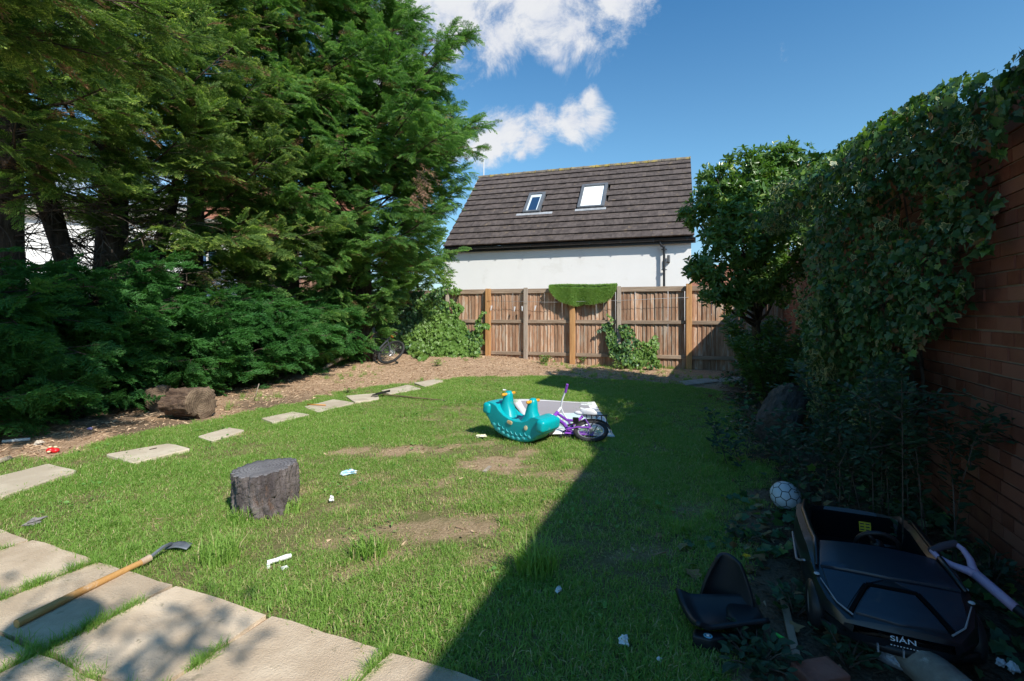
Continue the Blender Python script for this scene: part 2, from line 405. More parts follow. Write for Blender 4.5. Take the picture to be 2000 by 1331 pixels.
for ui in range(3):
    for vi in range(12):
        uc = 1.555 - .2525 - ui * .508; vc = -6.26 + .6 * vi + .02
        if vc > .35: continue
        x, y = uv(uc, vc)
        link_mesh('paving_slab', slabs[k % 5], patio, (x, y, .033 + random.uniform(-.004, .004)), (random.uniform(-.006, .006), random.uniform(-.006, .006), math.atan2(V[1], V[0]) + random.uniform(-.008, .008)))
        k += 1

# ------------------------------------------------------------------ stepping stones
stone_m = std('stone', (.44, .37, .28), (.56, .485, .38), 4.0, .9, .4, 70, c3=(.42, .34, .25), c3th=.62, rnd=.07, dist=.006)
STONES = [([(-60, 950), (95, 912), (153, 926), (0, 978)], 'pale square stepping stone at the frame edge, nearest the patio'),
          ([(205, 893), (330, 871), (374, 882), (260, 911)], 'pale stepping stone left of the grey tree stump with a twig lying on it'),
          ([(385, 857), (448, 840), (477, 846), (413, 867)], 'partly overgrown stepping stone just in front of the large split log'),
          ([(511, 821), (572, 808), (604, 814), (532, 831)], 'stepping stone with grass all round it, fourth one along from the patio'),
          ([(594, 798), (652, 784), (692, 791), (622, 809)], 'stepping stone with a thin orange stick lying across its corner'),
          ([(674, 777), (738, 771), (740, 783), (692, 789)], 'stepping stone touched by the teeth of the black rake'),
          ([(745, 766), (797, 755), (824, 762), (758, 774)], 'stepping stone just behind the black rake head'),
          ([(808, 752), (852, 742), (867, 746), (830, 759)], 'farthest small stepping stone at the edge of the mulch')]
for pts, lab in STONES:
    w = [G(a, b) for a, b in pts]; c = sum(w, Vector()) / 4; q = []
    for i in range(4):
        a, b = w[i], w[(i + 1) % 4]
        for f in (0.04, .3, .6, .96):
            p = a.lerp(b, f) - c; j = random.uniform(.97, 1.03); q.append((p.x * j, p.y * j))
    o = MB().prism(q, -.03, .028).build('stepping_stone', stone_m, bevel=.006, loc=c)
    tag(o, lab, 'paving stone', 'stepping stones along the left side of the lawn')

# ------------------------------------------------------------------ fence
FA = np.array((-.6, 13.0)); FE = np.array((.951, -.308)); FN = np.array((-.308, -.951))   # start, along to the right, towards the camera
def fs(px):
    k = (px - 1000) / FPX; return (k * FA[1] - FA[0]) / (FE[0] - k * FE[1])
def fpt(s, d, z): return Vector((FA[0] + FE[0] * s + FN[0] * d, FA[1] + FE[1] * s + FN[1] * d, z))
frot = math.atan2(FE[1], FE[0])
board_m = std('fence_board', (.30, .16, .095), (.45, .275, .175), 3.5, .85, .5, 30, stretch=(9, 9, .8), rnd=.30, c3=(.47, .38, .30), c3th=.50, c3sc=2.2, dist=.006)
rail_m = std('fence_rail', (.25, .18, .13), (.38, .285, .21), 3.5, .85, .4, 30, stretch=(.8, 9, 9), rnd=.1, dist=.005)
newpost_m = std('new_post', (.42, .21, .085), (.56, .31, .13), 3, .75, .3, 30, stretch=(9, 9, .8), rnd=.05, dist=.004)
oldpost_m = std('old_post', (.33, .27, .22), (.46, .385, .32), 3, .85, .4, 30, stretch=(9, 9, .8), rnd=.08, dist=.004)
fence = thing('fence', 'brown feather-edge timber fence between the garden and the white house', 'fence', (0, 0, 0))
posts = [(fs(640), 0), (fs(740), 0), (fs(876), 0), (fs(955), 1), (fs(1028), 0), (fs(1119), 1), (fs(1209.5), 0), (fs(1345.5), 1), (fs(1462), 0), (fs(1545), 1)]
bd = MB(); bd.add([(-.046, .008, 0), (.052, .008, 0), (.052, -.002, 0), (-.046, -.020, 0), (-.046, .008, 2.02), (.052, .008, 2.02), (.052, -.002, 2.02), (-.046, -.020, 2.02)],
                  [(0, 3, 2, 1), (4, 5, 6, 7), (0, 1, 5, 4), (1, 2, 6, 5), (2, 3, 7, 6), (3, 0, 4, 7)])
board_me = bd.mesh('board', board_m)
for i, (s, new) in enumerate(posts):
    w = .125 if new else .095; p = fpt(s, .055, 0)
    z0 = float(gz(p.x, p.y)) - .1; z1 = {3: 1.935, 7: 1.975, 5: 1.93}.get(i, 1.93 if new else 1.945)
    m = MB(); m.box((0, 0, (z0 + z1) / 2), (w, w * .9, z1 - z0)); m.build('post', newpost_m if new else oldpost_m, fence, bevel=.006, loc=(p.x, p.y, 0), rot=(0, 0, frot + random.uniform(-.02, .02)))
    if i + 1 < len(posts):
        s2 = posts[i + 1][0]; a, b = s + w / 2 + .004, s2 - .055
        for zc, hh in ((1.865, .115), (1.085, .085), (.275, .085)):
            c = fpt((a + b) / 2, .012, zc + random.uniform(-.006, .006))
            m = MB(); m.box((0, 0, 0), (b - a, .034, hh)); m.build('rail', rail_m, fence, bevel=.004, loc=c, rot=(0, random.uniform(-.003, .003), frot))
        nb = max(3, int(round((s2 - s) / .094)))
        for j in range(nb):
            sc_ = s + (s2 - s) * (j + .5) / nb; p = fpt(sc_, -.022, 0)
            link_mesh('board', board_me, fence, (p.x, p.y, -.1 + random.uniform(-.012, .0)), (random.uniform(-.006, .006), random.uniform(-.006, .006), frot + random.uniform(-.03, .03)), ((s2 - s) / nb / .094, 1, 1))

# ------------------------------------------------------------------ white house with the tiled roof
house = thing('house', 'white rendered house with dark tiled roof and two skylights behind the fence', 'house')
HO = np.array((.3625 * 14.5, 14.5)); EX = np.array((-.951, .308)); ED = np.array((.308, .951))
def hp(a, d, z): return Vector((HO[0] + EX[0] * a + ED[0] * d, HO[1] + EX[1] * a + ED[1] * d, z))
HL = 7.98; EZ = 3.57; RD = 3.35; RZ = 6.80; SL = math.hypot(RD, RZ - EZ)
render_m = std('white_render', (.775, .775, .77), (.80, .80, .795), 1.2, .9, .15, 50, dist=.004, c3=(.74, .735, .72), c3th=.56, c3sc=1.6)
hang = math.atan2(EX[1], EX[0])
m = MB()
wl, wr, df, db, z0, z1 = HL + .12, .02, .25, 2 * RD, -.1, EZ - .02
pts = [hp(wr, df, z0), hp(wl, df, z0), hp(wl, db, z0), hp(wr, db, z0), hp(wr, df, z1), hp(wl, df, z1), hp(wl, db, z1), hp(wr, db, z1), hp(wr, RD, RZ - .12), hp(wl, RD, RZ - .12)]
m.add(pts, [(0, 1, 5, 4), (1, 2, 6, 9, 5), (2, 3, 7, 6), (3, 0, 4, 8, 7)]); m.build('wall', render_m, house)
ra, rb = -.06, HL
def rp(a, s, h=0.0):      # point on the front roof slope: a from the right end, s up the slope from the eave, h proud
    f = s / SL; n = Vector((-ED[0] * (RZ - EZ) / SL, -ED[1] * (RZ - EZ) / SL, RD / SL))
    return hp(a, f * RD, EZ + f * (RZ - EZ)) + n * h
tile_m = std('roof_tile', (.058, .045, .041), (.105, .083, .075), 5, .85, .5, 50, rnd=.13, c3=(.16, .12, .085), c3th=.58, c3sc=4.5, dist=.006)
under_m = std('roof_dark', (.03, .026, .024), rough=.9)
m = MB(); m.add([rp(ra + .02, 0, -.06), rp(rb - .02, 0, -.06), rp(rb - .02, SL, -.06), rp(ra + .02, SL, -.06), hp(ra + .02, 2 * RD, EZ), hp(rb - .02, 2 * RD, EZ)], [(0, 3, 2, 1), (3, 4, 5, 2)])
roof = m.build('roof', under_m, house)
ROWS = 13; gau = SL / ROWS; TW = .30; nt = int(round((rb - ra) / TW)); TW = (rb - ra) / nt
e1 = (rp(1, 0) - rp(0, 0)).normalized(); e2 = (rp(0, 1) - rp(0, 0)).normalized(); e3 = e1.cross(e2)
if e3.z < 0: e3 = -e3
tM = Matrix((e1, e2, e3)).transposed() if e1.cross(e2).dot(e3) > 0 else Matrix((-e1, e2, e3)).transposed()
ti = MB(); ti.add([(-.496 * TW, -.02, .012), (.496 * TW, -.02, .012), (.496 * TW, gau + .03, -.012), (-.496 * TW, gau + .03, -.012), (-.496 * TW, -.03, .062), (.496 * TW, -.03, .062), (.496 * TW, gau + .03, .012), (-.496 * TW, gau + .03, .012)],
                  [(0, 3, 2, 1), (4, 5, 6, 7), (0, 1, 5, 4), (1, 2, 6, 5), (2, 3, 7, 6), (3, 0, 4, 7)])
tile_me = ti.mesh('tile', tile_m)
def roofhit(px, py):      # a, s of the roof point seen at a pixel
    o = Vector((0, 0, H)); d = Vector(((px - 1000) / FPX, 1, (HY - py) / FPX)); n = e3; p0 = rp(0, 0, .03)
    q = o + d * ((p0 - o).dot(n) / d.dot(n)) - p0; return q.dot(e1), q.dot(e2)
SKY = [[roofhit(*p) for p in ((1021, 414), (1054, 416), (1034, 381), (1068, 379))], [roofhit(*p) for p in ((1126, 408), (1182, 406), (1136, 365), (1189, 362))]]
SKY = [(min(q[0] for q in s) + .03, max(q[0] for q in s) - .03, min(q[1] for q in s), max(q[1] for q in s)) for s in SKY]
tl = []
for r_ in range(ROWS):
    for c_ in range(nt):
        a = ra + TW * (c_ + .5) + (TW * .5 if r_ % 2 else 0); s = gau * r_; sx = 1.0
        if a + TW * .5 > rb + .01: a = ra + TW * .25; sx = .5
        if any(x0 - .02 < a < x1 + .02 and y0 - .22 < s < y1 - .25 for x0, x1, y0, y1 in SKY): continue
        tl.append((a, s, sx))
        if sx < 1: tl.append((rb - TW * .25, s, sx))
tl.sort(key=lambda q: (rp(q[0], q[1]) - Vector((0, 0, H))).length)
rest = MB()
for i, (a, s, sx) in enumerate(tl):
    p = rp(a, s, random.uniform(0, .006)); jit = Euler((random.uniform(-.008, .008), random.uniform(-.009, .009), random.uniform(-.004, .004))).to_matrix()
    if i < 298: link_mesh('tile', tile_me, roof, p, (tM @ jit).to_euler(), (sx, 1, 1))
    else: rest.add([(tM @ jit) @ Vector((q[0] * sx, q[1], q[2])) + p for q in ti.v], ti.f)
if rest.v: rest.build('tile_rows', tile_m, roof)['kind'] = 'stuff'
ridge_m = std('ridge_tile', (.13, .105, .085), (.20, .17, .13), 6, .9, .4, 50, c3=(.38, .29, .07), c3th=.50, c3sc=1.3, rnd=.15)
nr_ = 17
for i in range(nr_):
    a0 = ra + (rb - ra) * i / nr_; a1 = ra + (rb - ra) * (i + 1) / nr_ + .03
    m = MB()
    for a, rr in ((a0, .135), (a1, .125)): pass
    vs = []
    for a, rr in ((a0, .14), (a0 + .03, .14), (a0 + .031, .125), (a1, .125)):
        for kx in range(7):
            th = PI * (kx / 6) ; vs.append(hp(a, RD - math.cos(th) * rr * 1.05, RZ - .05 + math.sin(th) * rr * .9))
    m.add(vs, [(i_ * 7 + j, i_ * 7 + j + 1, (i_ + 1) * 7 + j + 1, (i_ + 1) * 7 + j) for i_ in range(3) for j in range(6)] + [tuple(range(7))]); m.build('ridge_tile', ridge_m, roof)
black_pl = std('black_gutter', (.018, .02, .024), (.03, .032, .036), 5, .35, .0)
m = MB(); m.box((0, 0, 0), (HL + .14, .03, .17)); m.build('fascia', black_pl, house, loc=hp((ra + rb) / 2, .165, EZ - .115), rot=(0, 0, hang))
vs = []; m = MB()
for a in (ra - .03, rb + .03):
    for kx in range(9):
        th = PI * kx / 8; vs.append(hp(a, .075 - math.cos(th) * .07, EZ - .05 - math.sin(th) * .07 * 1.1))
m.add(vs, [(j, j + 1, 9 + j + 1, 9 + j) for j in range(8)] + [tuple(range(9)), tuple(range(17, 8, -1))])
g_ = m.build('gutter', black_pl, house); md = g_.modifiers.new('t', 'SOLIDIFY'); md.thickness = .006
m = MB()
for i in range(9):
    a = ra + .2 + (rb - ra - .4) * i / 8; m.box(hp(a, .075, EZ - .085), (.03, .145, .09), (0, 0, hang))
m.build('gutter_bracket', black_pl, house)
adp = ((5.25 / 14.5) - .3055) / .0  if False else None
def hwall(px, py, d=.25):     # point on the front wall seen at a pixel
    p0 = hp(0, d, 0); n = Vector((ED[0], ED[1], 0)); o = Vector((0, 0, H)); dr = Vector(((px - 1000) / FPX, 1, (HY - py) / FPX))
    return o + dr * ((p0 - o).dot(n) / dr.dot(n))
pw = hwall(1297, 520, .12); ap = -(pw - Vector((HO[0], HO[1], 0))).dot(Vector((-EX[0], -EX[1], 0)))
m = MB(); m.tube([hp(ap - .0 + .12, .075, EZ - .11), hp(ap + .12, .075, EZ - .19), hp(ap + .08, .09, EZ - .25), hp(ap, .13, EZ - .30), hp(ap, .13, EZ - .4), hp(ap, .13, -.1)], .036, 10)
for zz in (EZ - .36, 2.6, 1.6): m.tube([hp(ap, .13, zz - .03), hp(ap, .13, zz + .03)], .046, 10); m.box(hp(ap, .17, zz), (.16, .05, .02), (0, 0, hang))
m.build('downpipe', black_pl, house, smooth=False, auto=40)
lp = hwall(1306, 508); m = MB(); m.box(lp + Vector((ED[0], ED[1], 0)) * -.03 + Vector((0, 0, -.06)), (.07, .06, .06), (0, 0, hang)); m.tube([lp + Vector((ED[0], ED[1], 0)) * -.09 + Vector((0, 0, -.07)), lp + Vector((ED[0], ED[1], 0)) * -.09 + Vector((0, 0, .13))], .045, 10)
m.build('wall_lamp', std('grey_metal', (.12, .13, .14), rough=.4), house, auto=40)
frame_m = std('skylight_frame', (.10, .11, .125), (.13, .14, .155), 5, .45)
lead_m = std('lead_flashing', (.30, .31, .33), (.40, .41, .43), 5, .5, .2, 30)
blind_m = std('roller_blind', (.82, .85, .84), rough=.8)
glassd, t, out = newmat('roof_glass')
t.links.new(N(t, 'ShaderNodeBsdfPrincipled', {'Base Color': (.02, .05, .11, 1), 'Roughness': .03, 'Specular IOR Level': .9}).outputs[0], out.inputs[0])
room_m = std('inner_white', (.6, .68, .72), rough=.6)
for si, (x0, x1, y0, y1) in enumerate(SKY):
    fr = MB()
    def rbox(m, xa, xb, ya, yb, h0, h1): m.add([rp(a, s, h) for h in (h0, h1) for s in (ya, yb) for a in (xa, xb)], [(0, 2, 3, 1), (4, 5, 7, 6), (0, 1, 5, 4), (2, 6, 7, 3), (0, 4, 6, 2), (1, 3, 7, 5)])
    fw = .10
    rbox(fr, x0, x0 + fw, y0, y1, -.02, .12); rbox(fr, x1 - fw, x1, y0, y1, -.02, .12); rbox(fr, x0 + fw, x1 - fw, y1 - fw * 1.15, y1, -.02, .125); rbox(fr, x0 + fw, x1 - fw, y0, y0 + fw * .8, -.02, .118)
    sk = fr.build('skylight', frame_m, house, bevel=.008)
    sk['label'] = 'small skylight with dark glass' if si == 0 else 'large skylight with its white blind drawn'
    inn = MB(); 
    if si == 0:
        w = .055
        rbox(inn, x0 + fw, x0 + fw + w, y0 + .08, y1 - .11, .0, .085); rbox(inn, x1 - fw - w, x1 - fw, y0 + .08, y1 - .11, .0, .085); rbox(inn, x0 + fw + w, x1 - fw - w, y1 - .11 - .17, y1 - .11, .0, .085)
        inn.build('reveal', room_m, sk)
        pn = MB(); rbox(pn, x0 + fw + w, x1 - fw - w, y0 + .08, y1 - .28, .0, .07); pn.build('pane', glassd, sk)
    else:
        rbox(inn, x0 + fw, x1 - fw, y0 + .08, y1 - .11, .0, .07); inn.build('pane', blind_m, sk)
    fl = MB(); rbox(fl, x0 - (.45 if si == 0 else .06), x1 + (.22 if si == 0 else .06), y0 - .13, y0 - .005, .03, .055); fl.build('flashing', lead_m, sk)
ae = MB(); b = hp(HL - .05, RD + .3, RZ - .3); ae.tube([b, b + Vector((0, 0, 1.45))], .022, 6)
for q in (.95, 1.15, 1.35): ae.tube([b + Vector((-.13, 0, q)), b + Vector((.13, 0, q))], .008, 5)
tag(ae.build('aerial_mast', std('white_metal', (.7, .7, .7), rough=.5)), 'thin white aerial mast rising behind the left end of the tiled roof', 'aerial')

# ------------------------------------------------------------------ brick garden wall on the right
WU0, WU1, WV, WT = -2.6, 13.0, 1.343, 2.42
brick_m = std('brick', (.21, .058, .032), (.29, .098, .055), 8, .9, .5, 60, tintc=(.25, .105, .07), rnd=.25, c3=(.34, .24, .19), c3th=.66, c3sc=5, dist=.006)
mort_m = std('mortar', (.30, .25, .21), (.38, .33, .28), 12, .95, .5, 80, dist=.006)
wall = thing('brick_wall', 'tall old red brick garden wall on the right, half covered in ivy', 'wall')
wrot = math.atan2(U[1], U[0])
def wp(u, v, z): x, y = uv(u, v); return Vector((x, y, z))
m = MB(); c = wp((WU0 + WU1) / 2, WV + .118, WT / 2 - .05); m.box(c, (WU1 - WU0, .21, WT + .1), (0, 0, wrot)); m.build('mortar', mort_m, wall)
m = MB(); c = wp((WU0 + WU1) / 2, WV + .11, WT + .03); m.box(c, (WU1 - WU0, .27, .06), (0, 0, wrot)); m.build('coping', mort_m, wall, bevel=.01)
def on_wall(u, z):
    p = wp(u, WV, z); return proj(p.x, max(p.y, .05), p.z) + (p.y,)
IVY = [(1585, 300), (1640, 312), (1700, 262), (1760, 205), (1850, 150), (1930, 100), (2010, 60), (2200, -30), (2200, 120), (2010, 205), (1955, 225), (1950, 330), (1935, 385), (1890, 440), (1868, 500), (1880, 590), (1842, 645), (1800, 680), (1795, 740), (1752, 800), (1742, 870), (1700, 905), (1580, 905)]
def brick_mesh(l, h=.065):
    m = MB(); m.box((0, -.012, 0), (l, .03, h)); return m
bst = [brick_mesh(.215), brick_mesh(.1025)]; bme = [b.mesh('brick', brick_m) for b in bst]
cand = []
for ci in range(int(WT / .0755)):
    z = .037 + ci * .0755; u = WU0 + random.uniform(0, .2); hdr = ci % 4 == 3
    while u < WU1 - .2:
        ty = 1 if (hdr or random.random() < .08) else 0
        L = .215 if ty == 0 else .1025
        cand.append((u + L / 2, z, ty)); u += L + .0105
near, rest = [], MB()
for (u, z, ty) in cand:
    px, py, Y = on_wall(u, z)
    vis = Y > .5 and 1500 < px < 2030 and 0 < py < 1340 and not bool(inpoly(np.array([px - 20.]), np.array([py]), IVY)[0])
    near.append((Y if vis and px > 1600 else 99, u, z, ty))
near.sort()
for i, (q, u, z, ty) in enumerate(near):
    p = wp(u, WV + random.uniform(-.004, .004), z + random.uniform(-.002, .002)); rz = wrot + random.uniform(-.01, .01)
    if i < 300 and q < 90: link_mesh('brick', bme[ty], wall, p, (random.uniform(-.01, .01), 0, rz))
    elif u > .3:
        rest.tint = random.random(); Mx = Euler((0, 0, rz)).to_matrix(); rest.add([Mx @ Vector(v) + p for v in bst[ty].v], bst[ty].f)
rest.build('brick_courses', brick_m, wall, tint=True)['kind'] = 'stuff'

# ------------------------------------------------------------------ buildings beyond the trees and the wall
def simple_house(name, label, c, rz, L, D, hz, rise, wm, rm, wins, eave=.25):
    h = thing(name, label, 'house', c, rz)
    m = MB(); m.add([(-L / 2, -D / 2, -.1), (L / 2, -D / 2, -.1), (L / 2, D / 2, -.1), (-L / 2, D / 2, -.1), (-L / 2, -D / 2, hz), (L / 2, -D / 2, hz), (L / 2, D / 2, hz), (-L / 2, D / 2, hz), (-L / 2, 0, hz + rise), (L / 2, 0, hz + rise)],
                    [(0, 1, 5, 4), (1, 2, 6, 9, 5), (2, 3, 7, 6), (3, 0, 4, 8, 7)]); m.build('wall', wm, h)
    m = MB(); L2 = L / 2 + eave; D2 = D / 2 + eave; e = rise / (D / 2) * eave
    for k in (0, .12): m.add([(-L2, -D2, hz - e + k), (L2, -D2, hz - e + k), (L2, 0, hz + rise + k), (-L2, 0, hz + rise + k), (L2, D2, hz - e + k), (-L2, D2, hz - e + k)], [(0, 1, 2, 3), (3, 2, 4, 5)])
    m.add([(-L2, -D2, hz - e), (L2, -D2, hz - e), (L2, -D2, hz - e + .12), (-L2, -D2, hz - e + .12)], [(0, 1, 2, 3)]); m.build('roof', rm, h)
    for (wx, wz, ww, wh) in wins:
        f = MB(); y = -D / 2 - .02
        for a, b in (((wx, wz - wh / 2), (ww + .12, .09)), ((wx, wz + wh / 2), (ww + .12, .09)), ((wx - ww / 2, wz), (.09, wh)), ((wx + ww / 2, wz), (.09, wh)), ((wx, wz), (.06, wh))): f.box((a[0], y, a[1]), (b[0], .1, b[1]))
        w = f.build('window', render_m, h); g = MB(); g.box((wx, y + .02, wz), (ww, .02, wh)); g.build('pane', glassd, w)
    return h
redtile = std('red_roof', (.22, .085, .05), (.30, .13, .08), 6, .9, .4, 30)
brown_brick = std('brown_brick', (.24, .13, .09), (.33, .20, .14), 14, .9, .3, 40)
nh = simple_house('house', 'white house with a flat cornice, glimpsed between the bare conifer trunks', (-16.2, 20.5, 0), R(24), 9.5, 7, 4.7, 1.0, render_m, std('grey_roof', (.3, .27, .24), (.4, .36, .3), 4, .9), [(-2.6, 3.3, 1.6, 1.4), (1.2, 3.3, 1.6, 1.4), (3.6, 3.3, 1.0, 1.4), (-.6, 1.2, 1.6, 1.6)], .3)
simple_house('house', 'brown brick house seen through the twigs right of the thick conifer trunks', (-10.2, 22.5, 0), R(20), 6, 6, 4.6, 2.2, brown_brick, redtile, [(-2.2, 3.4, 1.0, 1.4), (1.4, 3.4, 1.3, 1.3)], .3)
simple_house('house', 'far house with a red tiled roof peeping out right of the white house', (17.5, 38, 0), R(-15), 9, 7, 3.0, 1.9, brown_brick, redtile, [(-2, 1.8, 1.2, 1.2)], .3)
# unseen neighbour's house added beyond the wall; eave and chimney shaped to shade the lawn
nb = thing('house', 'unseen brick house added beyond the garden wall to shade the lawn', 'house', (0, 0, 0))
m = MB(); q = [wp(-3, 3.55, 0), wp(6.15, 3.1, 0), wp(6.15, 9, 0), wp(-3, 9, 0)]; m.prism([(p.x, p.y) for p in q], -.1, 4.35); m.build('wall', brick_m, nb)
m = MB(); m.add([wp(-3.2, 3.22, 4.40), wp(6.3, 3.02, 4.40), wp(6.3, 6.3, 6.3), wp(-3.2, 6.3, 6.3), wp(6.3, 9.2, 4.40), wp(-3.2, 9.2, 4.40)], [(0, 1, 2, 3), (3, 2, 4, 5)]); o = m.build('roof', redtile, nb); md = o.modifiers.new('t', 'SOLIDIFY'); md.thickness = .12
m = MB(); q = [wp(5.0, 2.72, 0), wp(5.95, 2.72, 0), wp(5.95, 3.5, 0), wp(5.0, 3.5, 0)]; m.prism([(p.x, p.y) for p in q], 0, 6.4); m.build('chimney', brick_m, nb)
# boundary fence behind the conifers
bf = thing('fence', 'low weathered panel fence running behind the row of conifers', 'fence')
for i in range(6):
    a = Vector((-9.6 + i * 1.05 * .93, 5.6 + i * 2.0 * .93 * .55, 0)); b = Vector((-9.6 + (i + 1) * 1.05 * .93, 5.6 + (i + 1) * 2.0 * .93 * .55, 0))
    m = MB(); 
    m.box((a + b) / 2 + Vector((0, 0, .8)), ((b - a).length - .1, .03, 1.5), (0, 0, math.atan2(b.y - a.y, b.x - a.x)))
    m.build('panel', board_m, bf); m = MB(); m.box(a + Vector((0, 0, .85)), (.09, .09, 1.7)); m.build('post', oldpost_m, bf)
# ================================================================== vegetation
dark_bark = std('dark_bark', (.045, .032, .024), (.11, .08, .06), 5, .95, .9, 18, stretch=(3, 3, .6), dist=.03)
twig_m = std('twig', (.05, .036, .028), (.13, .10, .08), 8, .9)
con_dark = leafmat('conifer_green', (.065, .13, .042), (.18, .29, .08), (.80, .92, .24), .45, .6, .25, tth=(.62, 1.1))  # bright tip colour paints sunlit spray ends, darker base the shaded inside
con_lush = leafmat('conifer_lush', (.075, .18, .06), (.17, .33, .085), (.55, .72, .19), .45, .55, .3, tth=(.65, 1.15))  # here too the pale tips hold sunlight in their colour
hedge_g = leafmat('hedge_green', (.042, .15, .040), (.085, .23, .055), (.18, .36, .08), .40, .5, .3, tth=(.75, 1.2))
dead_m = leafmat('dead_spray', (.26, .15, .10), (.36, .22, .15), None, .15, .8, .1, (1, 1, 1))

def spray(seed, nside=12, wide=.42, sub=6, w=.025, droop=.14, thick=1.0):
    """a flat feathery frond along +X, one unit long, made of many little scale-leaf shoots"""
    rr = random.Random(seed); m = MB()
    def shoot(a, d, L, wd, nz, ta, tb):
        d = Vector(d).normalized(); a = Vector(a); s = Vector((0, 0, 1)).cross(d).normalized(); rl = rr.uniform(-1.35, 1.35); s = (s * math.cos(rl) + d.cross(s) * math.sin(rl)).normalized()
        b = a + d * L; c = a + d * L * .45 + Vector((0, 0, nz))
        o = len(m.v); m.v.extend([tuple(a), tuple(c + s * wd), tuple(b), tuple(c - s * wd)]); m.t.extend([ta, (ta + tb) / 2, tb, (ta + tb) / 2]); m.f.append((o, o + 1, o + 2, o + 3)); m.m.append(0)
    def axis(t): return Vector((t, .05 * math.sin(t * 3 + seed), -droop * t * t))
    for k in range(6): shoot(axis(k / 6), axis((k + 1) / 6) - axis(k / 6), 1 / 6 * 1.15, .018, 0, .2, .3 + .12 * k)
    for k in range(nside):
        t = .06 + .9 * k / nside
        for sg in (-1, 1):
            if rr.random() < .06: continue
            a = axis(t + rr.uniform(-.02, .02)); L = (wide * (1 - t) ** .75 * min(1, .45 + t * 2.2) + .05) * rr.uniform(.75, 1.15); an = R(rr.uniform(34, 56)) * sg
            d = Vector((math.cos(an), math.sin(an), rr.uniform(-.28, .12)))
            n = max(2, int(sub * L / wide) + 1)
            for j in range(n):
                f = j / n; q = a + d * L * f; q.z -= droop * .7 * f * f * L
                for s2 in (-1, 1):
                    if rr.random() < .12: continue
                    an2 = an + s2 * R(rr.uniform(22, 44))
                    shoot(q, (math.cos(an2), math.sin(an2), rr.uniform(-.25, .15)), (.11 * (1 - .5 * f)) * rr.uniform(.8, 1.3), w * .5 * thick, rr.uniform(-.006, .01), .25 + .45 * t + .15 * f, .45 + .55 * max(t, f))
            shoot(a, d, L * 1.06, w * .45, -.01, .3, .5 + .5 * max(t, .5))
    return m
dead0 = leafmat('dead_needles', (.20, .11, .06), (.32, .20, .11), None, .15, .8, .1, (1, 1, 1))
CON = [proto(spray(s), 'spray_proto', con_dark) for s in range(5)] * 2 + [proto(spray(8, nside=8, wide=.3, sub=3, w=.018, droop=.35), 'spray_brown_proto', dead0)]
LUSH = [proto(spray(s + 10, wide=.30 + .05 * s, droop=.24), 'spray_lush_proto', con_lush) for s in range(5)] * 4 + [CON[-1]]
HED = [proto(spray(s + 20, nside=10, wide=.46, sub=5, w=.042, droop=.30), 'spray_hedge_proto', hedge_g) for s in range(4)]
hed2_m = leafmat('fresh_green', (.14, .26, .05), (.24, .36, .08), (.35, .5, .12), .4, .5, .3, tth=(.7, 1.2))
HED2 = [proto(spray(s + 40, nside=9, wide=.5, sub=4, w=.06, droop=.3), 'spray_fresh_proto', hed2_m) for s in range(2)]
DEAD = [proto(spray(30, nside=8, wide=.4, sub=3, w=.02, droop=.4), 'spray_dead_proto', dead_m)]

def bez(p0, d, L, curl, n=7, wob=.05, rr=random):
    """a limb: starts along d, bends by curl (upwards when positive)"""
    pts = [Vector(p0)]; d = Vector(d).normalized()
    for i in range(n):
        d = (d + Vector((rr.uniform(-wob, wob), rr.uniform(-wob, wob), curl / n + rr.uniform(-wob, wob) * .6))).normalized()
        pts.append(pts[-1] + d * (L / n))
    return pts
def lerp_path(pts, t):
    f = t * (len(pts) - 1); i = min(int(f), len(pts) - 2); a = pts[i].lerp(pts[i + 1], f - i); return a, (pts[i + 1] - pts[i]).normalized()

